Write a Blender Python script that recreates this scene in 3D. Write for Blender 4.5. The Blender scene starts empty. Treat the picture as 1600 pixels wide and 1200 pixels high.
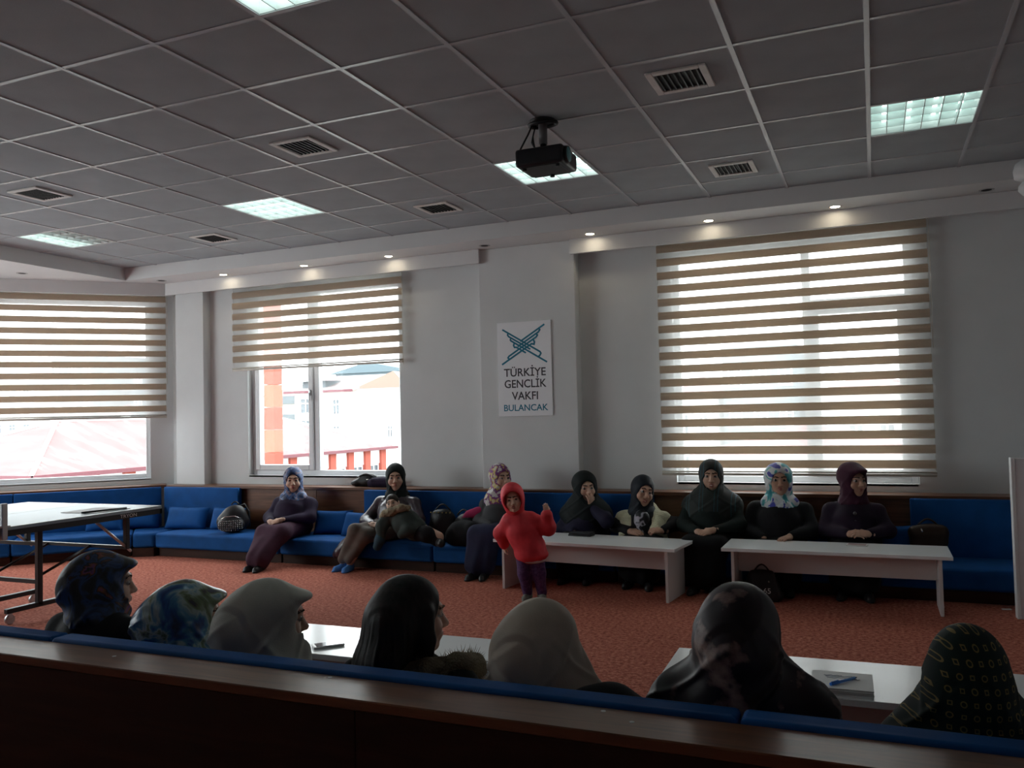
import bpy, bmesh, math, random
import numpy as np
from mathutils import Vector, Matrix

# ------------------------------------------------------------------ camera, world, exposure
scene = bpy.context.scene
COL = scene.collection
CAM_H = 1.4
F_PX, YAW, PITCH, ROLL = 1318.34, 0.404746, 0.036653, -0.023637
_f = Vector((-math.sin(YAW)*math.cos(PITCH), math.cos(YAW)*math.cos(PITCH), math.sin(PITCH)))
_r = Vector((math.cos(YAW), math.sin(YAW), 0)); _u = _r.cross(_f)
_cr, _sr = math.cos(ROLL), math.sin(ROLL)
_R = _cr*_r + _sr*_u; _U = -_sr*_r + _cr*_u
cam_d = bpy.data.cameras.new('camera'); cam = bpy.data.objects.new('camera', cam_d); COL.objects.link(cam)
cam_d.sensor_width = 36; cam_d.lens = F_PX/1600*36; cam_d.clip_end = 600; cam_d.clip_start = 0.05
m = Matrix((( _R.x, _U.x, -_f.x, 0), (_R.y, _U.y, -_f.y, 0), (_R.z, _U.z, -_f.z, CAM_H), (0, 0, 0, 1)))
cam.matrix_world = m
scene.camera = cam

world = bpy.data.worlds.new('overcast_sky'); scene.world = world; world.use_nodes = True
SKY = 6.6
wn = world.node_tree.nodes; wl = world.node_tree.links
wn['Background'].inputs['Color'].default_value = (0.93, 0.97, 1.0, 1)
wn['Background'].inputs['Strength'].default_value = SKY

vs = scene.view_settings
vs.view_transform = 'Standard'; vs.look = 'None'; vs.exposure = 0.28; vs.gamma = 1.0; vs.use_curve_mapping = False
cy = scene.cycles
cy.use_denoising = True
try: cy.denoiser = 'OPENIMAGEDENOISE'
except Exception: pass
cy.use_adaptive_sampling = True; cy.adaptive_threshold = 0.025
cy.max_bounces = 9; cy.diffuse_bounces = 7; cy.glossy_bounces = 4; cy.transmission_bounces = 8; cy.transparent_max_bounces = 16
cy.sample_clamp_indirect = 6.0; cy.caustics_reflective = False; cy.caustics_refractive = False

def portal(loc, sx, sy, direction):
    l = bpy.data.lights.new('window_portal', 'AREA'); l.shape = 'RECTANGLE'; l.size = sx; l.size_y = sy
    l.cycles.is_portal = True
    o = bpy.data.objects.new('window_portal', l); COL.objects.link(o); o.location = loc
    o.rotation_euler = Vector(direction).to_track_quat('-Z', 'Z').to_euler()

# room measures (metres, floor z = 0, camera above the origin)
ZC, ZS, ZP = 3.1375, 3.0, 2.862      # ceiling, soffit underside, pelmet lower edge
YW, YCOL, YPEL, YSOF = 7.47, 7.34, 7.29, 6.92
XL, XR, YB = -9.6, 3.2, -4.0
GX, GY = -4.770, 3.466                # ceiling grid origin
S2 = math.sqrt(.5)
CH0 = Vector((-7.55, 7.41, 0))        # a point on the chamfer wall; its direction is 45 degrees
def chx(t, n=0, z=0):                 # chamfer coordinates: t along the wall (towards the back wall), n into the room
    return Vector((CH0.x + t*S2 + n*S2, CH0.y + t*S2 - n*S2, z))
portal((-0.66, 7.75, 1.78), 1.95, 2.1, (0, -1, 0))
portal((-5.42, 7.75, 1.78), 1.95, 2.1, (0, -1, 0))
_c = chx(-1.05, -0.32, 1.78); portal(_c, 1.95, 2.1, (S2, -S2, 0))
portal((XL-.32, 2.9, 1.78), 4.2, 2.1, (1, 0, 0))  # portal of the added side window, out of view

# ------------------------------------------------------------------ materials
MATS = {}
def nodes_of(name):
    mt = bpy.data.materials.new(name); mt.use_nodes = True
    nt = mt.node_tree
    return mt, nt, nt.nodes['Principled BSDF']
def mat(name, col, rough=0.6, spec=0.5, metal=0.0, var=0.08, scale=12.0, bump=0.0, bscale=None, sheen=0.0, coat=0.0, emit=None, estr=0.0):
    if name in MATS: return MATS[name]
    mt, nt, b = nodes_of(name)
    c = tuple(col) + (1,)
    tc = nt.nodes.new('ShaderNodeTexCoord')
    nz = nt.nodes.new('ShaderNodeTexNoise'); nz.inputs['Scale'].default_value = scale; nz.inputs['Detail'].default_value = 4
    nt.links.new(tc.outputs['Object'], nz.inputs['Vector'])
    rp = nt.nodes.new('ShaderNodeValToRGB')
    rp.color_ramp.elements[0].position = .3; rp.color_ramp.elements[1].position = .7
    rp.color_ramp.elements[0].color = tuple(x*(1-var) for x in col) + (1,)
    rp.color_ramp.elements[1].color = tuple(min(1, x*(1+var)) for x in col) + (1,)
    nt.links.new(nz.outputs['Fac'], rp.inputs['Fac']); nt.links.new(rp.outputs['Color'], b.inputs['Base Color'])
    b.inputs['Roughness'].default_value = rough; b.inputs['Metallic'].default_value = metal
    b.inputs['Specular IOR Level'].default_value = spec
    if sheen: b.inputs['Sheen Weight'].default_value = sheen
    if coat: b.inputs['Coat Weight'].default_value = coat; b.inputs['Coat Roughness'].default_value = .1
    if bump:
        n2 = nt.nodes.new('ShaderNodeTexNoise'); n2.inputs['Scale'].default_value = bscale or scale*6; n2.inputs['Detail'].default_value = 3
        nt.links.new(tc.outputs['Object'], n2.inputs['Vector'])
        bp = nt.nodes.new('ShaderNodeBump'); bp.inputs['Strength'].default_value = bump; bp.inputs['Distance'].default_value = .01
        nt.links.new(n2.outputs['Fac'], bp.inputs['Height']); nt.links.new(bp.outputs['Normal'], b.inputs['Normal'])
    if emit:
        b.inputs['Emission Color'].default_value = tuple(emit) + (1,); b.inputs['Emission Strength'].default_value = estr
    MATS[name] = mt; return mt
def ramp_mat(name, stops, tex='noise', scale=8.0, rough=.6, spec=.4, stretch=(1, 1, 1), detail=4, dist=0.0, bump=0.0, interp='LINEAR', sheen=0.0):
    """a patterned cloth / wood: a texture run through a colour ramp"""
    if name in MATS: return MATS[name]
    mt, nt, b = nodes_of(name)
    tc = nt.nodes.new('ShaderNodeTexCoord'); mp = nt.nodes.new('ShaderNodeMapping'); mp.inputs['Scale'].default_value = stretch
    nt.links.new(tc.outputs['Object'], mp.inputs['Vector'])
    if tex == 'noise':
        t = nt.nodes.new('ShaderNodeTexNoise'); t.inputs['Detail'].default_value = detail; t.inputs['Distortion'].default_value = dist; out = t.outputs['Fac']
    elif tex == 'voronoi':
        t = nt.nodes.new('ShaderNodeTexVoronoi'); t.feature = 'F1'; out = t.outputs['Distance']
    elif tex == 'cells':
        t = nt.nodes.new('ShaderNodeTexVoronoi'); t.feature = 'F1'; out = t.outputs['Color']
    else:
        t = nt.nodes.new('ShaderNodeTexWave'); t.inputs['Distortion'].default_value = dist; t.inputs['Detail'].default_value = detail; out = t.outputs['Fac']
    t.inputs['Scale'].default_value = scale
    nt.links.new(mp.outputs['Vector'], t.inputs['Vector'])
    rp = nt.nodes.new('ShaderNodeValToRGB'); rp.color_ramp.interpolation = interp
    els = rp.color_ramp.elements
    while len(els) < len(stops): els.new(.5)
    for e, (p, c) in zip(els, stops): e.position = p; e.color = tuple(c) + (1,)
    nt.links.new(out, rp.inputs['Fac']); nt.links.new(rp.outputs['Color'], b.inputs['Base Color'])
    b.inputs['Roughness'].default_value = rough; b.inputs['Specular IOR Level'].default_value = spec
    if sheen: b.inputs['Sheen Weight'].default_value = sheen
    if bump:
        bp = nt.nodes.new('ShaderNodeBump'); bp.inputs['Strength'].default_value = bump; bp.inputs['Distance'].default_value = .004
        nt.links.new(out, bp.inputs['Height']); nt.links.new(bp.outputs['Normal'], b.inputs['Normal'])
    MATS[name] = mt; return mt
def glass_mat():
    if 'window_glass' in MATS: return MATS['window_glass']
    mt = bpy.data.materials.new('window_glass'); mt.use_nodes = True; nt = mt.node_tree; nt.nodes.clear()
    o = nt.nodes.new('ShaderNodeOutputMaterial'); mx = nt.nodes.new('ShaderNodeMixShader'); mx.inputs[0].default_value = .012
    t = nt.nodes.new('ShaderNodeBsdfTransparent'); t.inputs[0].default_value = (.95, .97, .96, 1)
    g = nt.nodes.new('ShaderNodeBsdfGlossy'); g.inputs['Roughness'].default_value = .03
    nt.links.new(t.outputs[0], mx.inputs[1]); nt.links.new(g.outputs[0], mx.inputs[2]); nt.links.new(mx.outputs[0], o.inputs[0])
    MATS['window_glass'] = mt; return mt
def blind_mat(name, col, trans, clear, weave=0.0):
    """blind cloth: diffuse + translucent, 'clear' lets light straight through (sheer net)"""
    if name in MATS: return MATS[name]
    mt = bpy.data.materials.new(name); mt.use_nodes = True; nt = mt.node_tree; nt.nodes.clear()
    o = nt.nodes.new('ShaderNodeOutputMaterial')
    d = nt.nodes.new('ShaderNodeBsdfDiffuse'); tr = nt.nodes.new('ShaderNodeBsdfTranslucent')
    tc = nt.nodes.new('ShaderNodeTexCoord'); nz = nt.nodes.new('ShaderNodeTexNoise'); nz.inputs['Scale'].default_value = 60
    nt.links.new(tc.outputs['Object'], nz.inputs['Vector'])
    rp = nt.nodes.new('ShaderNodeValToRGB'); rp.color_ramp.elements[0].color = tuple(c*.94 for c in col) + (1,); rp.color_ramp.elements[1].color = tuple(col) + (1,)
    nt.links.new(nz.outputs['Fac'], rp.inputs['Fac'])
    nt.links.new(rp.outputs['Color'], d.inputs['Color']); nt.links.new(rp.outputs['Color'], tr.inputs['Color'])
    m1 = nt.nodes.new('ShaderNodeMixShader'); m1.inputs[0].default_value = trans
    nt.links.new(d.outputs[0], m1.inputs[1]); nt.links.new(tr.outputs[0], m1.inputs[2])
    if clear > 0:
        tp = nt.nodes.new('ShaderNodeBsdfTransparent'); m2 = nt.nodes.new('ShaderNodeMixShader'); m2.inputs[0].default_value = clear
        nt.links.new(m1.outputs[0], m2.inputs[1]); nt.links.new(tp.outputs[0], m2.inputs[2]); nt.links.new(m2.outputs[0], o.inputs[0])
    else: nt.links.new(m1.outputs[0], o.inputs[0])
    MATS[name] = mt; return mt
def emit_mat(name, col, s):
    if name in MATS: return MATS[name]
    mt = bpy.data.materials.new(name); mt.use_nodes = True; nt = mt.node_tree; nt.nodes.clear()
    o = nt.nodes.new('ShaderNodeOutputMaterial'); e = nt.nodes.new('ShaderNodeEmission'); e.inputs[0].default_value = tuple(col)+(1,); e.inputs[1].default_value = s
    nt.links.new(e.outputs[0], o.inputs[0]); MATS[name] = mt; return mt

M_WALL = mat('wall_paint', (.67, .685, .69), .75, .3, var=.03, scale=3, bump=.05, bscale=180)
M_SOFF = mat('soffit_paint', (.66, .66, .665), .6, .35, var=.02, scale=3)
M_TILE = mat('ceiling_tile_board', (.345, .372, .392), .9, .2, var=.06, scale=4, bump=.12, bscale=120)
M_TBAR = mat('ceiling_grid_metal', (.47, .48, .50), .26, .6, var=.02)
M_PVC = mat('window_pvc', (.72, .73, .75), .35, .5, var=.02)
M_WOOD = ramp_mat('brown_laminate', [(.25, (.085, .032, .014)), (.5, (.15, .058, .026)), (.75, (.21, .085, .04))], scale=2.2, stretch=(1, 12, 12), dist=1.2, rough=.32, spec=.5)
M_WOODD = ramp_mat('dark_brown_laminate', [(.25, (.022, .009, .006)), (.5, (.032, .012, .007)), (.75, (.046, .018, .010))], scale=2.2, stretch=(1, 9, 9), dist=1.2, rough=.5, spec=.25)
M_BLUE = mat('blue_velour', (.006, .072, .25), .8, .18, var=.16, scale=7, bump=.08, bscale=300)
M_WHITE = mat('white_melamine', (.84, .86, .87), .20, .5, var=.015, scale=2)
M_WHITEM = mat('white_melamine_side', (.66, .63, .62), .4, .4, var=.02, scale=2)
M_BLACK = mat('black_plastic', (.012, .012, .014), .42, .4, var=.1)
M_STEEL = mat('grey_steel', (.45, .45, .46), .35, .5, metal=.8, var=.04)
M_GLASS = glass_mat()

def carpet_mat():
    mt, nt, b = nodes_of('orange_red_carpet')
    tc = nt.nodes.new('ShaderNodeTexCoord')
    n1 = nt.nodes.new('ShaderNodeTexNoise'); n1.inputs['Scale'].default_value = 42; n1.inputs['Detail'].default_value = 5; n1.inputs['Roughness'].default_value = .7
    nt.links.new(tc.outputs['Object'], n1.inputs['Vector'])
    rp = nt.nodes.new('ShaderNodeValToRGB'); e = rp.color_ramp.elements
    e[0].position = .36; e[0].color = (.20, .055, .038, 1); e[1].position = .66; e[1].color = (.60, .245, .175, 1)
    x = e.new(.5); x.color = (.41, .125, .085, 1)
    nt.links.new(n1.outputs['Fac'], rp.inputs['Fac']); nt.links.new(rp.outputs['Color'], b.inputs['Base Color'])
    b.inputs['Roughness'].default_value = .95; b.inputs['Specular IOR Level'].default_value = .1
    bp = nt.nodes.new('ShaderNodeBump'); bp.inputs['Strength'].default_value = .5; bp.inputs['Distance'].default_value = .006
    nt.links.new(n1.outputs['Fac'], bp.inputs['Height']); nt.links.new(bp.outputs['Normal'], b.inputs['Normal'])
    return mt
M_CARPET = carpet_mat()

# ------------------------------------------------------------------ helpers
class MB:
    """collects shapes; build() links them as ONE mesh object"""
    def __init__(s): s.bm = bmesh.new()
    def box(s, x0, x1, y0, y1, z0, z1, mi=0, M=None):
        v = [s.bm.verts.new((x, y, z)) for x in (x0, x1) for y in (y0, y1) for z in (z0, z1)]
        if M is not None:
            for q in v: q.co = M @ q.co
        for f in ((0, 1, 3, 2), (4, 6, 7, 5), (0, 4, 5, 1), (2, 3, 7, 6), (0, 2, 6, 4), (1, 5, 7, 3)):
            fc = s.bm.faces.new([v[i] for i in f]); fc.material_index = mi
        return s
    def cyl(s, a, b, r0, r1=None, n=16, mi=0, cap=True):
        a = Vector(a); b = Vector(b); r1 = r0 if r1 is None else r1
        d = (b-a).normalized(); u = d.orthogonal().normalized(); w = d.cross(u)
        A = []; B = []
        for i in range(n):
            t = 2*math.pi*i/n; o = u*math.cos(t)+w*math.sin(t)
            A.append(s.bm.verts.new(a+o*r0)); B.append(s.bm.verts.new(b+o*r1))
        for i in range(n):
            f = s.bm.faces.new((A[i], A[(i+1) % n], B[(i+1) % n], B[i])); f.material_index = mi; f.smooth = True
        if cap:
            s.bm.faces.new(A[::-1]).material_index = mi; s.bm.faces.new(B).material_index = mi
        return s
    def tube(s, pts, r, n=8, mi=0, closed=False):
        pts = [Vector(p) for p in pts]; N = len(pts); rings = []
        rr = r if isinstance(r, (list, tuple)) else [r]*N
        up = None
        for i, p in enumerate(pts):
            d = (pts[(i+1) % N] - pts[i-1]) if (closed or 0 < i < N-1) else (pts[1]-pts[0] if i == 0 else pts[-1]-pts[-2])
            d.normalize()
            if up is None: up = d.orthogonal().normalized()
            u = (up - d*up.dot(d)); u = u.normalized() if u.length > 1e-6 else d.orthogonal().normalized()
            up = u; w = d.cross(u)
            rings.append([s.bm.verts.new(p + (u*math.cos(2*math.pi*k/n)+w*math.sin(2*math.pi*k/n))*rr[i]) for k in range(n)])
        for i in range(N if closed else N-1):
            A, B = rings[i], rings[(i+1) % N]
            for k in range(n):
                f = s.bm.faces.new((A[k], A[(k+1) % n], B[(k+1) % n], B[k])); f.material_index = mi; f.smooth = True
        if not closed:
            s.bm.faces.new(rings[0][::-1]).material_index = mi; s.bm.faces.new(rings[-1]).material_index = mi
        return s
    def prism(s, poly, z0, z1, mi=0, M=None):
        """poly: (x, y) outline, counter clockwise, extruded along z"""
        A = [s.bm.verts.new((x, y, z0)) for x, y in poly]; B = [s.bm.verts.new((x, y, z1)) for x, y in poly]
        if M is not None:
            for q in A+B: q.co = M @ q.co
        n = len(poly)
        s.bm.faces.new(A[::-1]).material_index = mi; s.bm.faces.new(B).material_index = mi
        for i in range(n): s.bm.faces.new((A[i], A[(i+1) % n], B[(i+1) % n], B[i])).material_index = mi
        return s
    def mesh(s, vs, fs, mi=0):
        v = [s.bm.verts.new(p) for p in vs]
        for f in fs: s.bm.faces.new([v[i] for i in f]).material_index = mi
        return s
    def lathe(s, prof, c=(0, 0, 0), n=24, mi=0):
        c = Vector(c); rings = []
        for r, z in prof: rings.append([s.bm.verts.new(c+Vector((r*math.cos(2*math.pi*k/n), r*math.sin(2*math.pi*k/n), z))) for k in range(n)])
        for A, B in zip(rings, rings[1:]):
            for k in range(n):
                f = s.bm.faces.new((A[k], A[(k+1) % n], B[(k+1) % n], B[k])); f.material_index = mi; f.smooth = True
        return s
    def data(s, name, mats, bevel=0.0, seg=2, smooth=False):
        bmesh.ops.recalc_face_normals(s.bm, faces=s.bm.faces[:])
        if bevel:
            es = [e for e in s.bm.edges if len(e.link_faces) == 2 and e.calc_face_angle(0) > .5]
            res = bmesh.ops.bevel(s.bm, geom=es, offset=bevel, segments=seg, profile=.5, affect='EDGES', clamp_overlap=True)
            if seg > 1:
                for f in res['faces']: f.smooth = True
        if smooth:
            for f in s.bm.faces: f.smooth = True
        me = bpy.data.meshes.new(name); s.bm.to_mesh(me); s.bm.free()
        for mt in (mats if isinstance(mats, (list, tuple)) else [mats]): me.materials.append(mt)
        return me
    def build(s, name, mats, parent=None, loc=(0, 0, 0), rz=0.0, **k):
        return link(name, s.data(name, mats, **k), parent, loc, rz)
def link(name, me, parent=None, loc=(0, 0, 0), rz=0.0):
    o = bpy.data.objects.new(name, me); COL.objects.link(o); o.location = loc
    if rz: o.rotation_euler = (0, 0, rz)
    if parent is not None: o.parent = parent
    return o
def tag(o, label=None, cat=None, group=None, kind=None):
    if label: o['label'] = label
    if cat: o['category'] = cat
    if group: o['group'] = group
    if kind: o['kind'] = kind
    return o
def thing(name, label, cat, loc=(0, 0, 0), rz=0.0, group=None, kind=None):
    o = bpy.data.objects.new(name, None); COL.objects.link(o); o.empty_display_size = .1
    o.location = loc; o.rotation_euler = (0, 0, rz)
    return tag(o, label, cat, group, kind)
def struct(o, label, cat=None): return tag(o, label, cat, None, 'structure')
def text_mesh(body, size, depth, name, mt, parent, M, sx=1.0, bold=0.0):
    cu = bpy.data.curves.new(name, 'FONT'); cu.body = body; cu.size = size; cu.align_x = 'CENTER'; cu.align_y = 'CENTER'; cu.extrude = depth
    cu.resolution_u = 3; cu.offset = size*bold; cu.space_character = 1.0
    o = bpy.data.objects.new(name, cu); COL.objects.link(o)
    dg = bpy.context.evaluated_depsgraph_get(); dg.update()
    me = bpy.data.meshes.new_from_object(o.evaluated_get(dg))
    bpy.data.objects.remove(o); 
    me.transform(Matrix.Scale(sx, 4, (1, 0, 0))); me.transform(M)
    me.materials.clear(); me.materials.append(mt)
    return link(name, me, parent)

# ------------------------------------------------------------------ structure
def wall_mesh(t0, t1, z0, z1, holes, n0, n1, fn, mb):
    """a wall in (t, z) with rectangular holes; fn(t, n, z) -> world point; n0 room face, n1 outer face"""
    ts = sorted({t0, t1, *[h[0] for h in holes], *[h[1] for h in holes]}); zs = sorted({z0, z1, *[h[2] for h in holes], *[h[3] for h in holes]})
    def solid(i, j):
        if i < 0 or j < 0 or i >= len(ts)-1 or j >= len(zs)-1: return False
        a = (ts[i]+ts[i+1])/2; b = (zs[j]+zs[j+1])/2
        return not any(h[0] < a < h[1] and h[2] < b < h[3] for h in holes)
    def q(p): mb.mesh([fn(*x) for x in p], [(0, 1, 2, 3)])
    for i in range(len(ts)-1):
        for j in range(len(zs)-1):
            if not solid(i, j): continue
            a, b, c, d = ts[i], ts[i+1], zs[j], zs[j+1]
            q([(a, n0, c), (b, n0, c), (b, n0, d), (a, n0, d)]); q([(a, n1, c), (b, n1, c), (b, n1, d), (a, n1, d)])
            if not solid(i-1, j): q([(a, n0, c), (a, n1, c), (a, n1, d), (a, n0, d)])
            if not solid(i+1, j): q([(b, n0, c), (b, n1, c), (b, n1, d), (b, n0, d)])
            if not solid(i, j-1): q([(a, n0, c), (b, n0, c), (b, n1, c), (a, n1, c)])
            if not solid(i, j+1): q([(a, n0, d), (b, n0, d), (b, n1, d), (a, n1, d)])
W2 = (-6.40, -4.44, .80, 2.82); W3 = (-1.63, .31, .77, 2.82)
W1 = (-1.95, -.16, .77, 2.82)        # in chamfer t
back = MB(); wall_mesh(-7.75, XR+.3, 0, 3.4, [W2, W3], 0, .26, lambda t, n, z: Vector((t, YW+n, z)), back)
bmesh.ops.remove_doubles(back.bm, verts=back.bm.verts[:], dist=1e-5)
struct(back.build('wall_back', M_WALL), 'pale painted back wall with two blind-covered windows', 'wall')
ch = MB(); wall_mesh(-3.0, .35, 0, 3.4, [W1], 0, .26, lambda t, n, z: chx(t, -n, z), ch)
bmesh.ops.remove_doubles(ch.bm, verts=ch.bm.verts[:], dist=1e-5)
struct(ch.build('wall_corner', M_WALL), 'pale slanting corner wall around the window over the red roof view', 'wall')
ADDED_LW = [(.8, 5.0, .8, 2.82)]  # opening for an added, unseen window that brings in extra daylight
lw = MB(); wall_mesh(YB-.3, 5.5, 0, 3.4, ADDED_LW, 0, .26, lambda t, n, z: Vector((XL-n, t, z)), lw)
bmesh.ops.remove_doubles(lw.bm, verts=lw.bm.verts[:], dist=1e-5)
struct(lw.build('wall_left', M_WALL), 'pale painted side wall beyond the ping pong table', 'wall')
struct(MB().box(XR, XR+.2, YB-.3, YW+.3, 0, 3.4).build('wall_right', M_WALL), 'pale painted wall at the far right end of the room', 'wall')
struct(MB().box(XL-.3, XR+.2, YB-.3, YB, 0, 3.4).build('wall_behind', M_WALL), 'pale painted wall behind the camera', 'wall')
struct(MB().box(XL-.3, XR+.3, YB-.3, YW+.3, -.15, 0).build('floor', M_CARPET), 'orange red speckled wall to wall carpet', 'floor')
# pillar with the sign, corner pilaster
struct(MB().box(-3.47, -2.495, YCOL, YW+.02, 0, ZS).build('wall_pillar', M_WALL, bevel=.006), 'shallow pale wall pillar carrying the logo sign', 'pillar')
struct(MB().box(-7.34, -6.93, 7.36, YW+.02, 0, ZS).build('wall_pilaster', M_WALL, bevel=.006), 'narrow pale pilaster in the corner between two windows', 'pillar')
# soffit: drop edge round the tiled field
XSL = -7.63
sof = MB()
sof.box(XSL, XR, YSOF, YW, ZS, ZC+.1)
sof.prism([(XL, YB), (XSL, YB), (XSL, YW), (-7.75, YW), (XL, 5.0)], ZS, ZC+.1)
struct(sof.build('trim_1', M_SOFF), 'smooth plaster soffit stepping down round the tiled ceiling', 'soffit')
# pelmets in front of the blinds
struct(MB().box(-7.42, -3.44, YPEL, YPEL+.03, ZP, ZS).build('trim_2', M_SOFF, bevel=.004), 'plaster pelmet board over the half lowered blind', 'pelmet')
struct(MB().box(-2.52, XR, YPEL, YPEL+.03, ZP, ZS).build('trim_3', M_SOFF, bevel=.004), 'plaster pelmet board over the wide fully lowered blind', 'pelmet')
pm = MB(); A, B = chx(-2.9, .13), chx(.115, .13); A2, B2 = chx(-2.9, .16), chx(.10, .16)
pm.prism([(A2.x, A2.y), (B2.x, B2.y), (B.x, B.y), (A.x, A.y)], ZP, ZS)
struct(pm.build('trim_4', M_SOFF), 'plaster pelmet board over the slanting corner window', 'pelmet')

# suspended ceiling: slab, tiles, grid bars
ceil = struct(MB().box(XL-.3, XR+.3, YB-.3, YW+.3, ZC+.1, ZC+.2).build('ceiling', M_TILE), 'suspended grey ceiling of square tiles in a metal grid', 'ceiling')
IMIN, IMAX, RMIN, RMAX = -5, 9, -4, 5
def gx(i): return max(XSL, GX+.6*i)
def gy(r): return min(YSOF, GY+.6*r)
LIGHT_TILES = [(8, 3), (4, 3), (0, 3), (-4, 3), (4, -2)]
TILE_ME = {}
for i in range(IMIN, IMAX+1):
    for r in range(RMIN, RMAX+1):
        if (i, r) in LIGHT_TILES: continue
        w, d = gx(i+1)-gx(i), gy(r+1)-gy(r); key = (round(w, 3), round(d, 3))
        if key not in TILE_ME:
            TILE_ME[key] = MB().box(-w/2+.004, w/2-.004, -d/2+.004, d/2-.004, 0, .015).data('ceiling_tile', M_TILE)
        link('ceiling_tile', TILE_ME[key], ceil, ((gx(i)+gx(i+1))/2, (gy(r)+gy(r+1))/2, ZC+random.Random(i*31+r).uniform(0, .0012)))
for i in range(IMIN+1, IMAX+2):
    y0, y1 = gy(RMIN), YSOF
    MB().box(-.012, .012, y0, y1, -.004, .012).build('grid_bar', M_TBAR, ceil, (GX+.6*i, 0, ZC))
for r in range(RMIN, RMAX+1):
    for i in range(IMIN, IMAX+1):
        a, b = gx(i)+.012, gx(i+1)-.012
        MB().box(a, b, -.012, .012, -.0035, .012).build('grid_bar', M_TBAR, ceil, (0, GY+.6*r, ZC))
# plain remainder of the tiled field, out of the picture
struct(MB().box(XSL, XR, YB, gy(RMIN), ZC, ZC+.05).box(gx(IMAX+1), XR, gy(RMIN), YSOF, ZC, ZC+.05).build('ceiling_field', M_TILE), 'plain continuation of the tiled ceiling towards the near wall', 'ceiling')

# windows
def window(name, label, t0, t1, z0, z1, fn, nf, divs, casement=(), trans=None, handle=None):
    """frame bars and panes; fn(t, n, z) -> world; nf depth of the frame plane behind the room face"""
    w = thing(name, label, 'window', fn((t0+t1)/2, nf, z0), 0, None, 'structure')
    o = fn((t0+t1)/2, nf, z0)
    def bar(nm, a, b, c, d, n0, n1, mt=M_PVC, bev=.006, par=w):
        P = [fn(t, n, z)-o for t in (a, b) for n in (n0, n1) for z in (c, d)]
        mb = MB(); mb.mesh(P, [(0, 1, 3, 2), (4, 6, 7, 5), (0, 4, 5, 1), (2, 3, 7, 6), (0, 2, 6, 4), (1, 5, 7, 3)])
        return mb.build(nm, mt, par, bevel=bev, seg=1)
    fw = .055
    bar('frame_jamb', t0, t0+fw, z0, z1, nf-.02, nf+.05); bar('frame_jamb', t1-fw, t1, z0, z1, nf-.02, nf+.05)
    bar('frame_rail', t0+fw, t1-fw, z0, z0+fw, nf-.02, nf+.05); bar('frame_rail', t0+fw, t1-fw, z1-fw, z1, nf-.02, nf+.05)
    edges = [t0+fw] + [x for d in divs for x in (d-.035, d+.035)] + [t1-fw]
    for d in divs: bar('mullion', d-.035, d+.035, z0+fw, z1-fw, nf-.02, nf+.05)
    for k in range(0, len(edges), 2):
        a, b = edges[k], edges[k+1]
        spans = [(z0+fw, z1-fw)]
        if trans and k//2 in trans:
            zt = trans[k//2]; bar('transom', a, b, zt-.035, zt+.035, nf-.02, nf+.05); spans = [(z0+fw, zt-.035), (zt+.035, z1-fw)]
        for j, (c, d) in enumerate(spans):
            if k//2 in casement and j == 0:      # opening sash
                s = .06
                bar('sash_stile', a, a+s, c, d, nf-.04, nf+.03); bar('sash_stile', b-s, b, c, d, nf-.04, nf+.03)
                bar('sash_rail', a+s, b-s, c, c+s, nf-.04, nf+.03); bar('sash_rail', a+s, b-s, d-s, d, nf-.04, nf+.03)
                bar('pane', a+s, b-s, c+s, d-s, nf+.004, nf+.010, M_GLASS, 0)
                if handle == k//2:
                    h = bar('handle', b-s+.02, b-s+.04, (c+d)/2-.06-.14, (c+d)/2-.14+.02, nf-.075, nf-.060, M_STEEL, .004)
                    bar('handle_base', b-s+.018, b-s+.042, (c+d)/2-.15, (c+d)/2-.09, nf-.060, nf-.038, M_STEEL, .004)
            else:
                bar('pane', a, b, c, d, nf+.014, nf+.020, M_GLASS, 0)
    # inner sill board
    bar('sill', t0+.005, t1-.005, z0-.02, z0+.004, .0, nf-.022, M_PVC, .003)
    return w
fb = lambda t, n, z: Vector((t, YW+n, z))
window('window_2', 'white two-leaf window under the half lowered blind', *W2, fb, .09, [-5.53], casement=(0,), handle=0)
window('window_3', 'wide white window behind the fully lowered striped blind', *W3, fb, .09, [-.50], casement=(1,), trans={1: 2.28})
window('window_1', 'white fixed corner window looking onto a red roof', *W1, lambda t, n, z: chx(t, -n, z), .09, [])
for k, (a, b, c, d) in enumerate(ADDED_LW):
    window('window_%d' % (4+k), 'wide three-part side window added out of view for more daylight', a, b, c, d, lambda t, n, z: Vector((XL-n, t, z)), .09, [a+1.4, a+2.8])

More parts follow.
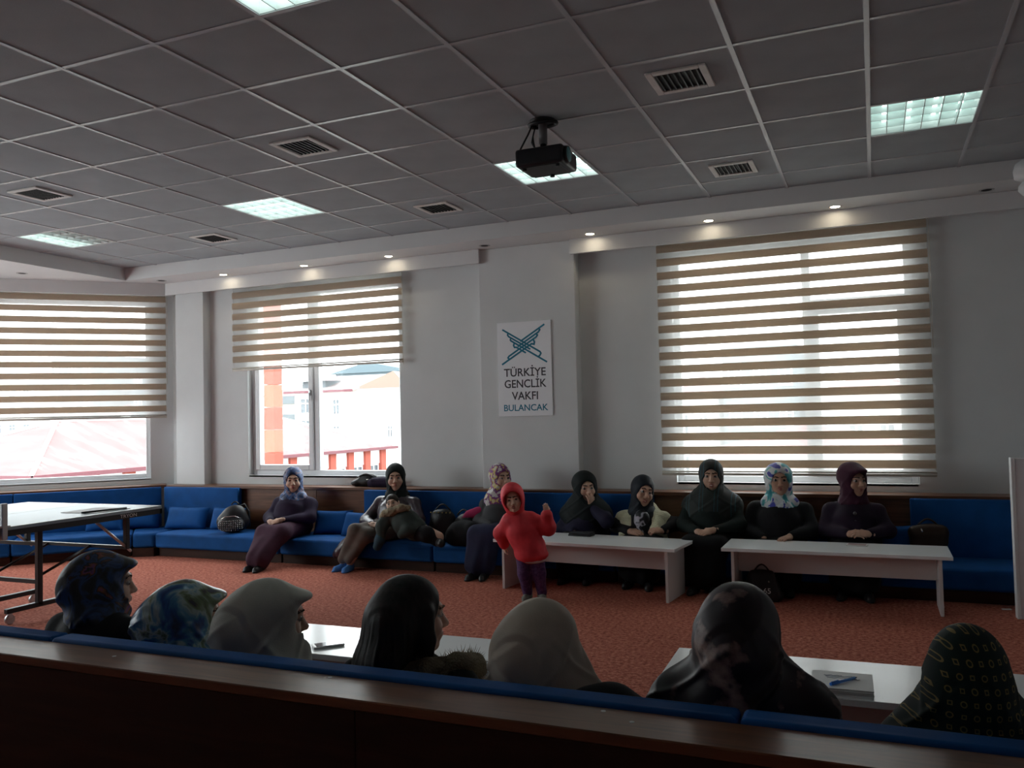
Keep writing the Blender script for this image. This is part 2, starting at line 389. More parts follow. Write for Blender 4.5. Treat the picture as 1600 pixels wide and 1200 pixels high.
# zebra blinds
M_SLAT = blind_mat('blind_beige_band', (.60, .50, .40), .42, 0)
M_SHEER = blind_mat('blind_sheer_net', (.70, .69, .68), .5, .60)
M_RAIL = mat('blind_rail', (.50, .46, .40), .4, .5)
def blind(label, width, ztop, zbot, first, pitch, sw, loc, rz, chain=True):
    b = thing('zebra_blind', label, 'blind', loc, rz, 'striped day and night blinds')
    h = width/2
    MB().box(-h, h, -.03, .03, ztop-.005, ztop+.06).build('head_rail', M_RAIL, b, bevel=.008)
    n = 0; z = first
    prof = [(-.5, .0), (-.3, -.004), (0, -.006), (.3, -.004), (.5, 0)]
    mb = MB()                                              # a slightly bellied cloth band, 2 mm thick
    V = []
    for x in (-h, h):
        for yy in (0, .002):
            for (u, v) in prof: V.append((x, v+yy, u*sw))
    k = len(prof); Fs = []
    for i in range(k-1):
        Fs += [(i, i+1, 2*k+i+1, 2*k+i), (k+i, 3*k+i, 3*k+i+1, k+i+1)]
    Fs += [(0, 2*k, 3*k, k), (k-1, 2*k-1, 4*k-1, 3*k-1)]
    mb.mesh(V, Fs); band = mb.data('blind_band', M_SLAT)
    strips = []
    while z-sw/2 > zbot+.015:
        link('slat', band, b, (0, 0, z)); strips.append(z); z -= pitch
    sh = pitch-sw
    net = MB().box(-h+.004, h-.004, .006, .0068, zbot, ztop).build('sheer_net', M_SHEER, b)
    MB().box(-h-.004, h+.004, -.012, .012, zbot-.028, zbot-.006).build('bottom_rail', M_RAIL, b, bevel=.006)
    MB().cyl((-h-.004, .0, zbot+.004), (h+.004, .0, zbot+.004), .007, n=8).build('weight_bar', M_RAIL, b)
    if chain:
        MB().tube([(h+.012, -.01, ztop), (h+.014, -.012, (ztop+max(zbot, 1.9))/2), (h+.012, -.01, max(zbot, 1.9)-.05)], .0025, n=5).build('pull_chain', M_RAIL, b)
    return b
YBL = 7.40
blind('wide striped beige blind drawn down over the whole large window', 2.17, 2.90, .865, 2.842, .1192, .067, (-.655, YBL, 0), 0)
blind('striped beige blind raised halfway, above the red-pillared building view', 2.18, 2.90, 1.985, 2.80, .119, .070, (-5.455, YBL, 0), 0)
_p = chx(-.98, .085); blind('striped beige blind on the slanting corner window above the red roof', 1.98, 2.90, 1.49, 2.825, .1255, .066, (_p.x, _p.y, 0), math.pi/4)

# recessed panel lights in the ceiling
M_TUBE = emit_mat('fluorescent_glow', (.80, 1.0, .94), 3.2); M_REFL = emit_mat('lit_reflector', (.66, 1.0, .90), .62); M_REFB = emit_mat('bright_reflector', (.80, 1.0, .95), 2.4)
M_LOUV = mat('louvre_aluminium', (.78, .84, .83), .3, .6, metal=.2, var=.02)
M_TRAY = mat('light_tray_white', (.75, .77, .76), .5, .4, var=.02)
def panel_light(i, r, label, lit, refl=M_REFB):
    a, b, c, d = gx(i), gx(i+1), gy(r), gy(r+1)
    t = thing('ceiling_light', label, 'ceiling light', ((a+b)/2, (c+d)/2, ZC), 0, 'square louvred ceiling lights')
    h = .294
    tray = MB(); w = .008
    for x0, x1, y0, y1 in ((-h, -h+w, -h, h), (h-w, h, -h, h), (-h+w, h-w, -h, -h+w), (-h+w, h-w, h-w, h)): tray.box(x0, x1, y0, y1, .002, .085)
    tray.box(-h, h, -h, h, .085, .092)
    tray.build('housing', M_TRAY, t)
    for k in range(4):
        x = -.21+.14*k
        on = lit == 'all' or (lit == 'half' and k < 2)
        MB().cyl((x, -.27, .062), (x, .27, .062), .013, n=10).build('tube', M_TUBE if on else M_TRAY, t)
    if lit:
        x0, x1 = (-h+.01, h-.01) if lit == 'all' else (-h+.01, -.002)
        MB().box(x0, x1, -h+.01, h-.01, .078, .0835).build('reflector', refl, t)
    for k in range(1, 6):
        x = -h+k*(2*h/6)
        MB().box(x-.0025, x+.0025, -h+w, h-w, 0.0, .034).build('louvre', M_LOUV, t)
    for k in range(1, 4):
        y = -h+k*(2*h/4)
        MB().box(-h+w, h-w, y-.0025, y+.0025, 0.0, .034).build('cross_louvre', M_LOUV, t)
panel_light(8, 3, 'lit louvred ceiling panel near the top of the wide window wall, greenish glow', 'all', M_REFL)
panel_light(4, 3, 'lit louvred ceiling panel half hidden behind the hanging projector', 'all')
panel_light(0, 3, 'lit louvred ceiling panel between the two small vents over the half raised blind', 'all')
panel_light(-4, 3, 'ceiling panel with one half dark and one half lit', 'half')
panel_light(4, -2, 'bright ceiling panel cut off by the top of the picture', 'all')

# air vents
M_VENT = mat('vent_frame', (.66, .64, .62), .5, .4); M_VDARK = mat('vent_dark', (.012, .012, .015), .7, .2)
M_VSLAT = mat('vent_slat', (.022, .022, .025), .5, .4)
def vent(i, r, label):
    t = thing('ceiling_vent', label, 'air vent', (GX+.6*i+.3, GY+.6*r+.3, ZC), 0, 'square ceiling air vents')
    f = MB(); a, b = .155, .118
    for x0, x1, y0, y1 in ((-a, -b, -a, a), (b, a, -a, a), (-b, b, -a, -b), (-b, b, b, a)): f.box(x0, x1, y0, y1, -.012, 0)
    f.build('frame', M_VENT, t, bevel=.003, seg=1)
    MB().box(-b, b, -b, b, -.002, -.0005).build('backing', M_VDARK, t)
    for k in range(8):
        x = -b+(k+.5)*(2*b/8)
        MB().box(x-.004, x+.004, -b, b, -.011, -.003).build('slat', M_VSLAT, t)
vent(2, 1, 'square vent in the middle of the ceiling, beside bright grid bars')
vent(-2, 1, 'square vent nearest the ceiling panel that is half dark')
vent(-2, 4, 'small vent beyond the half dark panel, close to the soffit corner')
vent(2, 4, 'small vent close to the soffit between the projector and its neighbour panel')
vent(6, 1, 'large white-rimmed vent to the upper side of the projector')
vent(6, 4, 'white-rimmed vent close to the soffit over the wide blind')

# downlights in the soffit
M_DL = emit_mat('halogen_glow', (1.0, .86, .62), 30.0)
def downlight(x, y, label, on):
    t = thing('downlight', label, 'downlight', (x, y, ZS), 0, 'round soffit downlights')
    MB().lathe([(.036, .0), (.042, -.004), (.052, -.003), (.054, 0)], n=24).build('ring', M_VENT if on else M_STEEL, t)
    MB().lathe([(.0005, -.0015), (.036, -.0015), (.036, -.0005), (.0005, -.0005)], n=24).build('lamp', M_DL if on else M_VDARK, t)
for x, lb in ((-6.46, 'lit downlight above the left end of the half raised blind'), (-5.39, 'lit downlight above the middle of the half raised blind'), (-4.37, 'lit downlight above the pillar end of the half raised blind'),
              (-2.28, 'lit downlight just beside the sign pillar, over the wide blind side'), (-1.23, 'lit downlight above the wide blind, middle of its three'), (-.23, 'lit downlight above the far end of the wide blind')):
    downlight(x, 7.17, lb, True)
downlight(-8.13, 6.05, 'unlit downlight over the slanting corner window', False)
downlight(-7.30, 7.12, 'unlit downlight at the corner of the soffit', False)
downlight(-3.32, 7.17, 'unlit downlight above the logo sign', False)
downlight(.83, 7.17, 'unlit downlight beyond the wide blind', False)

# ------------------------------------------------------------------ wall panelling and sofas
ZL = .705
pan = thing('trim_5', 'brown laminate panelling with a narrow ledge below the windows', 'panelling', (0, YW, 0), 0, None, 'structure')
for a, b in ((-7.33, -5.35), (-5.35, -3.47), (-3.47, -1.95), (-1.95, -.3), (-.3, 1.4), (1.4, 3.15)):
    MB().box(a+.002, b-.002, -.20, -.17, 0, ZL-.03).build('panel', M_WOOD, pan, bevel=.002, seg=1)
MB().box(-7.36, 3.18, -.245, -.002, ZL-.03, ZL).build('ledge', M_WOOD, pan, bevel=.003, seg=1)
pan2 = thing('trim_6', 'brown laminate panelling and ledge below the slanting corner window', 'panelling', chx(0, 0, 0), math.pi/4, None, 'structure')
for a, b in ((-2.85, -1.5), (-1.5, -.12)):
    MB().box(a+.002, b-.002, -.20, -.17, 0, ZL-.03).build('panel', M_WOOD, pan2, bevel=.002, seg=1)
MB().box(-2.88, .0, -.245, -.002, ZL-.03, ZL).build('ledge', M_WOOD, pan2, bevel=.003, seg=1)

def cushion_mesh(x0, x1, y0, y1, z0, z1, r=.035, puff=.012):
    """upholstered block: rounded edges, slightly crowned top"""
    mb = MB(); mb.box(x0, x1, y0, y1, z0, z1)
    bmesh.ops.subdivide_edges(mb.bm, edges=mb.bm.edges[:], cuts=5, use_grid_fill=True)
    cx, cyy = (x0+x1)/2, (y0+y1)/2
    for v in mb.bm.verts:
        u = min(1, (1-abs(v.co.x-cx)/((x1-x0)/2))*4); w = min(1, (1-abs(v.co.y-cyy)/((y1-y0)/2))*2.5)
        if v.co.z > (z0+z1)/2: v.co.z += puff*u*w
    es = [e for e in mb.bm.edges if len(e.link_faces) == 2 and e.calc_face_angle(0) > .9]
    bmesh.ops.bevel(mb.bm, geom=es, offset=r, segments=3, profile=.5, affect='EDGES', clamp_overlap=True)
    return mb
SEAT_Z = .245
YF = 6.72
def seat_module(label, x0, x1, loc, rz, y0, y1, group):
    t = thing('sofa_bench', label, 'sofa', loc, rz, group)
    MB().box(x0+.01, x1-.01, y0+.05, y1, 0, .09).build('plinth', M_WOODD, t, bevel=.003, seg=1)
    cushion_mesh(x0+.004, x1-.004, y0, y1, .09, SEAT_Z).build('seat_cushion', M_BLUE, t, smooth=True)
    return t
def back_module(label, x0, x1, loc, rz, y0, y1, z1=.685):
    t = thing('back_cushion', label, 'sofa back', loc, rz, 'blue upholstered back panels')
    MB().box(x0+.006, x1-.006, y1-.018, y1, SEAT_Z, z1-.02).build('backboard', M_WOODD, t)
    cushion_mesh(x0+.004, x1-.004, y0, y1-.018, SEAT_Z+.004, z1, r=.03, puff=.0).build('upholstery', M_BLUE, t, smooth=True)
    return t
xs = [-7.02, -5.40, -3.70, -2.0, -.30, 1.40, 3.1]
nm = ['blue sofa seat in the corner beneath the half raised blind', 'blue sofa seat under the woman in leather jacket', 'blue sofa seat beside the sign pillar under handbags', 'blue sofa seat behind the first white bench table',
      'blue sofa seat behind the second white bench table', 'blue sofa seat by the standing white board']
for k in range(6):
    seat_module(nm[k], xs[k], xs[k+1], (0, 0, 0), 0, YF, YW-.205, 'blue sofa seats along the window wall')
for a, b, l in ((-7.36, -6.30, 'short blue back panel next to the corner pilaster'), (-4.72, -3.25, 'blue back panel behind the woman in leather jacket and the bags'), (-3.25, -1.78, 'blue back panel between the sign pillar and the fur vest'), (.22, 1.75, 'blue back panel in dim light beyond the brown handbag'), (1.75, 3.1, 'blue back panel hidden behind the standing board')):
    back_module(l, a, b, (0, 0, 0), 0, YW-.29, YW-.205)
o = chx(0, 0, 0)
for a, b, l in ((-2.8, -1.45, 'blue corner sofa seat behind the ping pong table'), (-1.45, -.02, 'blue corner sofa seat next to the throw pillows')):
    seat_module(l, a, b if b < -.1 else -.33, o, math.pi/4, -.78, -.205, 'blue sofa seats below the corner window')
for a, b, l in ((-2.8, -1.5, 'blue back panel seen over the ping pong table'), (-1.5, -.045, 'blue back panel ending at the corner pilaster')):
    back_module(l, a, b, o, math.pi/4, -.29, -.205)
# wedge seat filling the corner between the two runs
wd = thing('sofa_bench', 'blue wedge seat filling the sofa corner', 'sofa', (0, 0, 0), 0, 'blue sofa seats along the window wall')
q1 = chx(-.33, .205); q2 = chx(-.33, .78)
poly = [(q2.x+.004, q2.y), (-7.03, YF), (-7.03, YW-.205), (-7.34, YW-.205), (q1.x, q1.y)]
poly = [(x, y) for x, y in poly]
w_ = MB(); w_.prism(poly, .0, .09); w_.build('plinth', M_WOODD, wd)
w_ = MB(); w_.prism(poly, .09, SEAT_Z); w_.build('seat_cushion', M_BLUE, wd, bevel=.03, seg=3)

# near sofa, seen from behind
YN = 1.965
ns = thing('near_sofa', 'long sofa seen from behind with dark wood back and blue edge', 'sofa', (0, YN, 0))
for a, b in ((-4.6, -2.9), (-2.9, -1.2), (-1.2, .5), (.5, 2.2)):
    MB().box(a+.001, b-.001, -.195, -.17, 0, .685).build('back_panel', M_WOODD, ns, bevel=.002, seg=1)
MB().box(-4.6, 2.2, -.20, -.05, .685, .712).build('top_rail', M_WOOD, ns, bevel=.003, seg=1)
for a, b in ((-4.6, -2.45), (-2.45, -.3), (-.3, 2.2)):
    cushion_mesh(a+.003, b-.003, -.05, .03, SEAT_Z, .722, r=.028, puff=0).build('back_cushion', M_BLUE, ns, smooth=True)
for a, b in ((-4.6, -2.9), (-2.9, -1.2), (-1.2, .5), (.5, 2.2)):
    cushion_mesh(a+.003, b-.003, .03, .56, .09, SEAT_Z).build('seat_cushion', M_BLUE, ns, smooth=True)
MB().box(-4.6, 2.2, -.17, .50, 0, .09).build('plinth', M_WOODD, ns)
for sx, sy in ((-1.36, -.07), (-.60, -.075), (-.52, -.12), (.20, -.13), (-2.1, -.11)):
    MB().cyl((sx, sy, .711), (sx, sy, .7128), .006, n=10).build('screw_cap', M_STEEL, ns)

# throw pillows
def pillow(label, loc, rz, tilt, w=.40, h=.26, d=.12):
    N = 12; V = []; Fs = []
    for sgn in (1, -1):
        for i in range(N+1):
            for j in range(N+1):
                u, v = i/N*2-1, j/N*2-1
                e = max(0, (1-u**4)*(1-v**4))**.5
                pin = 1-.10*(1-abs(u))*(abs(v)**3)  - .0
                V.append((u*w/2*(1-.06*(1-v*v)*abs(u)), sgn*d/2*e, v*h/2*(1-.07*(1-u*u)*abs(v))))
    n1 = (N+1)**2
    for s_ in (0, 1):
        for i in range(N):
            for j in range(N):
                a = s_*n1+i*(N+1)+j; Fs.append((a, a+1, a+N+2, a+N+1))
    mb = MB(); mb.mesh(V, Fs); bmesh.ops.remove_doubles(mb.bm, verts=mb.bm.verts[:], dist=1e-4)
    o = mb.build('throw_pillow', M_BLUE, None, smooth=True)
    o.location = loc; o.rotation_euler = (tilt, 0, rz)
    return tag(o, label, 'pillow', 'blue throw pillows on the sofa')

for lb, x, y, z, rz, ti, w, h in (
    ('blue throw pillow, nearest the ping pong table end', *chx(-.62, .36)[:2], .35, math.pi/4-.05, -.5, .38, .26),
    ('blue throw pillow leaning where the sofa turns the corner', *chx(-.26, .33)[:2], .365, math.pi/4-.2, -.35, .40, .26),
    ('blue throw pillow just before the studded backpack', -6.90, 7.06, .365, .05, -.35, .56, .25),
    ('blue throw pillow directly behind the studded backpack', -6.36, 7.08, .365, -.06, -.3, .46, .25),
    ('blue throw pillow at the shoulder side of the woman in the blue scarf', -5.02, 7.09, .365, .25, -.3, .40, .25),
    ('blue throw pillow between blue scarf woman and leather jacket woman', -4.66, 7.02, .36, -.1, -.4, .42, .26),
    ('blue throw pillow between the teal scarf woman and the maroon hood woman', -.46, 7.12, .365, .0, -.25, .34, .25),
    ('blue throw pillow behind the maroon hood woman, near the brown handbag', .12, 7.12, .365, .0, -.25, .26, .25)):
    pillow(lb, (x, y, z), rz, ti, w, h)

# ------------------------------------------------------------------ low white tables
def bench_table(label, cx, cy_, length, depth, rz, group='low white tables'):
    t = thing('low_table', label, 'table', (cx, cy_, 0), rz, group)
    h, d = length/2, depth/2
    MB().box(-h, h, -d, d, .375, .40).build('tabletop', M_WHITE, t, bevel=.002, seg=1)
    for s in (-1, 1):
        x = s*(h-.075)
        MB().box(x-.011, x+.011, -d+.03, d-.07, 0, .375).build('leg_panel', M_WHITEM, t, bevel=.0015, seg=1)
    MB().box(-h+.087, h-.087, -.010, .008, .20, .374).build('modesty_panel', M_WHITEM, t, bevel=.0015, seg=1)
    return t
bench_table('low white table by the child in red, wallet on top', -2.10, 6.43, 1.52, .50, -.095)
bench_table('low white table before the teal scarf and maroon hood women', -.31, 6.49, 1.50, .47, 0)
bench_table('low white table with a smartphone, behind the long-haired girl', -1.97, 3.235, 1.50, .44, .02)
bench_table('low white table with a stack of paper and blue pen', -.04, 3.375, 1.50, .47, .03)

# things on the tables
def flat_phone(name, label, cat, loc, rz, w, l, t, body, screen, tilt=0):
    o = thing(name, label, cat, loc, rz)
    MB().box(-w/2, w/2, -l/2, l/2, 0, t).build('body', body, o, bevel=min(t*.45, .004), seg=2)
    MB().box(-w/2+.004, w/2-.004, -l/2+.012, l/2-.012, t, t+.0006).build('screen', screen, o)
    return o
M_SCREEN = mat('phone_screen', (.02, .022, .025), .06, .6, var=.02)
M_SILVER = mat('silver_plastic', (.55, .55, .56), .3, .5, metal=.4, var=.03)
flat_phone('smartphone', 'silver edged smartphone lying face up on the near table', 'phone', (-2.254, 3.13, .40), -.75, .068, .135, .010, M_SILVER, M_SCREEN)
flat_phone('smartphone', 'flat pale phone lying in front of the maroon hood woman', 'phone', (-.15, 6.60, .40), 1.45, .075, .145, .009, M_WHITEM, mat('phone_case_rose', (.30, .18, .18), .4, .4))
wl_ = thing('wallet', 'black folded wallet on the low table before the veiled woman', 'wallet', (-2.24, 6.60, .40), -.1)
MB().box(-.10, .10, -.05, .05, 0, .014).build('lower_half', M_BLACK, wl_, bevel=.005)
MB().box(-.095, .10, -.048, .05, .015, .030).build('upper_half', M_BLACK, wl_, bevel=.005)
MB().cyl((-.112, -.02, .006), (-.098, -.02, .006), .006, n=10).build('clasp', M_SILVER, wl_)
flat_phone('smartphone', 'small grey phone on the table corner behind the child in red', 'phone', (-2.70, 6.47, .40), .9, .06, .12, .010, M_SILVER, M_SCREEN)
pp_ = thing('paper_stack', 'stack of white sheets lying under the blue pen', 'paper', (-.142, 3.25, .40), .03)
rr = random.Random(4)
for k in range(9):
    dx, dy = rr.uniform(-.002, .002), rr.uniform(-.002, .002)
    MB().box(-.102+dx, .102+dx, -.10+dy, .10+dy, k*.0031, k*.0031+.0030).build('sheet', M_TRAY if k % 2 else mat('paper_white', (.86, .86, .85), .7, .2, var=.02), pp_)
M_INK = mat('pencil_scribble', (.25, .30, .38), .7, .2)
for k, (a, b, c, d) in enumerate(((-.055, .035, .045, .05), (-.05, .02, .05, .03), (-.06, .048, .0, .052), (.01, .012, .06, .02))):
    MB().tube([(a+(c-a)*q/8, b+(d-b)*q/8+.004*math.sin(q*2.1+k), .0282) for q in range(9)], .0012, n=4).build('scribble', M_INK, pp_)
pen = thing('pen', 'blue ballpoint pen lying across the paper stack', 'pen', (-.13, 3.235, .4335), .93)
M_PENB = mat('pen_blue', (.02, .16, .62), .25, .5)
MB().cyl((-.045, 0, 0), (.05, 0, 0), .0048, n=12).build('barrel', mat('pen_clear_blue', (.10, .30, .75), .2, .5), pen)
MB().cyl((-.076, 0, 0), (-.032, 0, 0), .0056, n=12).build('cap', M_PENB, pen)
MB().box(-.072, -.036, -.0015, .0015, .0055, .0078).build('clip', M_PENB, pen)
MB().cyl((.05, 0, 0), (.064, 0, 0), .004, .001, n=10).build('tip', M_BLACK, pen)
sc_ = MB().box(-.03, .03, -.012, .012, 0, .006).build('paper_scrap', mat('paper_white', (.86, .86, .85), .7, .2), None, (.775, 6.62, 0), .2, bevel=.002, seg=1)
tag(sc_, 'small white paper scrap on the carpet beside the standing board', 'paper')

# ------------------------------------------------------------------ ping pong table
M_PPT = mat('table_top_blue_grey', (.27, .34, .39), .38, .4, var=.03)
M_LINE = mat('white_line_paint', (.8, .8, .8), .4, .4)
PX0, PX1, PY1, PYN, PY0 = -6.62, -5.12, 4.98, 3.66, 2.30
pt = thing('ping_pong_table', 'folding ping pong table with dark frame by the corner sofa', 'table', ((PX0+PX1)/2, PYN, 0))
hx = (PX1-PX0)/2
for y0, y1 in ((.006, PY1-PYN), (PY0-PYN, -.006)):
    MB().box(-hx, hx, y0, y1, .738, .76).build('tabletop', M_PPT, pt, bevel=.002, seg=1)
    for a, b, c, d in ((-hx, hx, y0, y0+.02), (-hx, hx, y1-.02, y1), (-hx, -hx+.02, y0, y1), (hx-.02, hx, y0, y1)):
        MB().box(a, b, c, d, .70, .738).build('apron', M_BLACK, pt)
    MB().box(-hx, -hx+.02, y0, y1, .7601, .7606).build('edge_line', M_LINE, pt); MB().box(hx-.02, hx, y0, y1, .7601, .7606).build('edge_line', M_LINE, pt)
    MB().box(-.0015, .0015, y0, y1, .7601, .7606).build('centre_line', M_LINE, pt)
    e = y1 if y0 > 0 else y0
    MB().box(-hx, hx, min(e, e-math.copysign(.02, e)), max(e, e-math.copysign(.02, e)), .7601, .7607).build('end_line', M_LINE, pt)
for sy in (1, -1):
    for sx in (.17, -.30):
        ly = .71*sy
        MB().box(sx-.02, sx+.02, ly-.02, ly+.02, .085, .70).build('leg', M_BLACK, pt, bevel=.004, seg=1)
        MB().box(sx-.02, sx+.02, ly-.26, ly+.34, .075, .11).build('foot_bar', M_BLACK, pt, bevel=.004, seg=1)
        for q in (-.23, .31):
            c = MB().cyl((sx-.012, ly+q, .033), (sx+.012, ly+q, .033), .033, n=18).build('caster', M_STEEL, pt)
            MB().box(sx-.016, sx+.016, ly+q-.012, ly+q+.012, .045, .078).build('caster_fork', M_SILVER, pt)
    MB().box(-.30, .17, .71*sy-.012, .71*sy+.012, .24, .27).build('cross_bar', M_BLACK, pt)
    MB().box(-.30, .17, .71*sy-.012, .71*sy+.012, .52, .545).build('cross_bar', M_BLACK, pt)
    for sx in (-.55, .55):
        MB().box(sx-.018, sx+.018, 1.16*sy-.018, 1.16*sy+.018, .44, .70).build('folded_leg', M_BLACK, pt, bevel=.003, seg=1)
        MB().tube([(sx, 1.20*sy, .42), (sx, .86*sy, .70)], .011, n=8).build('brace', M_STEEL, pt)
    MB().box(-.55, .55, 1.16*sy-.012, 1.16*sy+.012, .44, .465).build('cross_bar', M_BLACK, pt)
    for sx in (.17, -.30): MB().tube([(sx, .72*sy, .30), (sx, 1.15*sy, .45)], .011, n=8).build('link_rod', M_BLACK, pt)
M_TXT = mat('white_print', (.6, .6, .6), .5, .3)
MT = Matrix.Translation((hx+.0012, 1.00, .719)) @ Matrix.Rotation(math.pi/2, 4, 'Z') @ Matrix.Rotation(math.pi/2, 4, 'X')
text_mesh('TRYON', .036, .0006, 'lettering', M_TXT, pt, MT, 1.25)
# net
net = thing('net', 'table tennis net with grey clamp posts across the table', 'net', ((PX0+PX1)/2, PYN, .76))
for sx in (-1, 1):
    MB().box(sx*(hx+.03)-.012, sx*(hx+.03)+.012, -.02, .02, -.075, .155).build('post', M_STEEL, net, bevel=.004, seg=1)
    MB().box(sx*(hx+.005)-.035, sx*(hx+.005)+.035, -.04, .04, .0012, .014).build('clamp_jaw', M_STEEL, net, bevel=.003, seg=1)
    MB().cyl((sx*(hx+.005), 0, -.075), (sx*(hx+.005), 0, -.055), .02, n=14).build('clamp_screw', M_BLACK, net)
MB().box(-hx-.03, hx+.03, -.004, .004, .14, .152).build('tape', M_LINE, net)
mesh_ = MB()
for k in range(60): mesh_.box(-hx+k*.0255, -hx+k*.0255+.002, -.001, .001, .004, .14)
for k in range(6): mesh_.box(-hx-.02, hx+.02, -.001, .001, .012+k*.022, .014+k*.022)
tag(mesh_.build('netting', mat('net_cord', (.03, .04, .05), .7, .2), net), kind='stuff')
ps = MB().box(-.16, .16, -.17, .17, 0, .003).build('paper_sheet', mat('paper_white', (.86, .86, .85), .7, .2), None, (-5.36, 4.58, .7608), .05)
tag(ps, 'large white sheet lying on the ping pong table', 'paper')
rl = MB().cyl((-.17, 0, .008), (.17, 0, .008), .007, n=10).build('rod', M_BLACK, None, (-5.24, 4.55, .7610), 1.35)
tag(rl, 'thin dark rod beside the white sheet on the ping pong table', 'rod')

# ------------------------------------------------------------------ projector
pj = thing('projector', 'black projector hanging from the ceiling on a grey pole', 'projector', (-1.742, 4.62, ZC))
M_PJ = mat('projector_black', (.010, .010, .014), .35, .45, var=.08); M_PJB = mat('projector_underside', (.022, .022, .024), .5, .4)
MB().lathe([(.0005, -.022), (.055, -.022), (.075, -.012), (.078, -.004), (.0005, -.004)], n=28).build('ceiling_plate', M_BLACK, pj)
MB().tube([(.085*math.cos(a), .05*math.sin(a), -.024) for a in [k*2*math.pi/24 for k in range(24)]], .012, n=8, closed=True).build('cable_coil', M_BLACK, pj)
MB().cyl((0, 0, -.02), (0, 0, -.145), .026, n=18).build('pole', mat('pole_grey', (.22, .22, .23), .5, .4), pj)
MB().cyl((0, 0, -.135), (0, 0, -.20), .019, n=16).build('pole_joint', M_BLACK, pj)
pb = MB(); pb.box(-.13, .165, -.135, .13, -.30, -.195); pb.build('body', M_PJ, pj, bevel=.018, seg=3)
MB().box(-.10, .13, -.115, .11, -.305, -.299).build('base_plate', M_PJB, pj, bevel=.002, seg=1)
MB().box(-.07, .07, -.05, .05, -.195, -.185).build('mount_bracket', M_BLACK, pj, bevel=.004, seg=1)
MB().tube([(-.06, .06, -.19), (.0, .10, -.178), (.08, .10, -.178), (.13, .06, -.19)], .007, n=8).build('grip', M_BLACK, pj)
MB().cyl((.160, -.06, -.245), (.180, -.06, -.245), .052, .048, n=28).build('lens_ring', M_BLACK, pj)
ln = MB(); ln.lathe([(.0005, .012), (.018, .010), (.040, .004), (.046, 0)], n=24); le = ln.build('lens', mat('lens_coating', (.12, .32, .36), .05, .8, var=.05), pj, (.179, -.06, -.245)); le.rotation_euler = (0, math.pi/2, 0)
for k in range(7):
    MB().box(-.1315, -.1295, -.10+k*.03, -.085+k*.03, -.28, -.22).build('vent_slot', M_VDARK, pj)
for k, (x, y) in enumerate(((-.085, -.095), (.12, -.095), (.02, .09))): MB().cyl((x, y, -.318), (x, y, -.304), .014, n=14).build('foot', M_BLACK, pj)
MB().tube([(-.05, -.03, -.02), (-.075, -.05, -.09), (-.10, -.08, -.16), (-.125, -.10, -.22), (-.13, -.10, -.25)], .0055, n=6).build('cable', M_BLACK, pj)
MB().tube([(-.05, .01, -.02), (-.06, -.01, -.09), (-.055, -.03, -.135), (-.04, -.04, -.17), (-.03, -.045, -.192)], [.0045, .0045, .011, .006, .0045], n=6).build('cable', M_BLACK, pj)

# ------------------------------------------------------------------ signs
M_SIGN = mat('sign_white', (.88, .89, .92), .35, .4, var=.01); M_TEAL = mat('sign_teal', (.02, .20, .30), .5, .3, var=.02); M_SGREY = mat('sign_grey_print', (.06, .06, .07), .5, .3, var=.02)
def ribbon(mb, pts, w, M, th=.0012):
    """a flat printed line: one quad strip with mitred joints, a hair proud of the board"""
    P = [Vector((p[0], p[1])) for p in pts]; L, Rr = [], []
    for i, p in enumerate(P):
        d0 = (P[i]-P[i-1]).normalized() if i else (P[1]-P[0]).normalized()
        d1 = (P[i+1]-P[i]).normalized() if i < len(P)-1 else d0
        t = (d0+d1); t = t.normalized() if t.length > 1e-6 else d0
        nrm = Vector((-t.y, t.x)); k = w/2/max(.45, abs(nrm.dot(Vector((-d0.y, d0.x)))))
        L.append(p+nrm*k); Rr.append(p-nrm*k)
    for i in range(len(P)-1):
        V = [M @ Vector((q.x, q.y, z)) for z in (0, th) for q in (L[i], L[i+1], Rr[i+1], Rr[i])]
        mb.mesh(V, [(4, 5, 6, 7), (0, 1, 5, 4), (2, 3, 7, 6), (1, 2, 6, 5), (3, 0, 4, 7)])
def logo_board(par, W, Hh, M):
    """M maps board (x right, y up, z out of the board; origin at centre) to the parent's space"""
    def R(x): return (x-370)/600*W       # sign-picture units -> metres (600 wide)
    def U(y): return -(y-595)/1080*Hh
    lw = W*.029; cnt = [0]
    def ln(pts):
        cnt[0] += 1; mb = MB(); ribbon(mb, [(R(x), U(y)) for x, y in pts], lw, M, .0008+.00012*cnt[0]); mb.build('logo_stroke', M_TEAL, par)
    dn = lambda y0, x: (x, y0+.66*(x-370)); up = lambda y0, x: (x, y0-.66*(x-370))
    # falling strokes with their rounded feather ends, then the rising ones
    ln([dn(293, 130), dn(293, 548), (556, 428), (545, 452), dn(364, 525)]); ln([dn(293, 196), (188, 198), dn(330, 200), dn(330, 440)])
    ln([dn(330, 226), (218, 256), dn(364, 226), dn(364, 622)]); ln([dn(364, 264), (254, 322), (264, 346), dn(402, 285), dn(402, 390)])
    ln([up(255, 602), up(255, 330)]); ln([up(255, 540), (550, 160), up(294, 534), up(294, 300)])
    ln([up(294, 510), (522, 220), up(332, 508), up(332, 200), (188, 462), (206, 484)]); ln([up(332, 474), (488, 296), (484, 322), up(372, 455), up(372, 118)])
    z = Matrix.Translation((0, 0, .0006))
    for s, yy, sz, mt, sx in (('TÜRKİYE', 640, .070, M_SGREY, 1.22), ('GENCLİK', 770, .070, M_SGREY, 1.16), ('VAKFI', 908, .070, M_SGREY, 1.20), ('BULANCAK', 1043, .056, M_TEAL, 1.26)):
        text_mesh(s, sz*W/.545*1.52, .0004, 'lettering', mt, par, M @ Matrix.Translation((R(372), U(yy), .001)), sx*.80, .012)
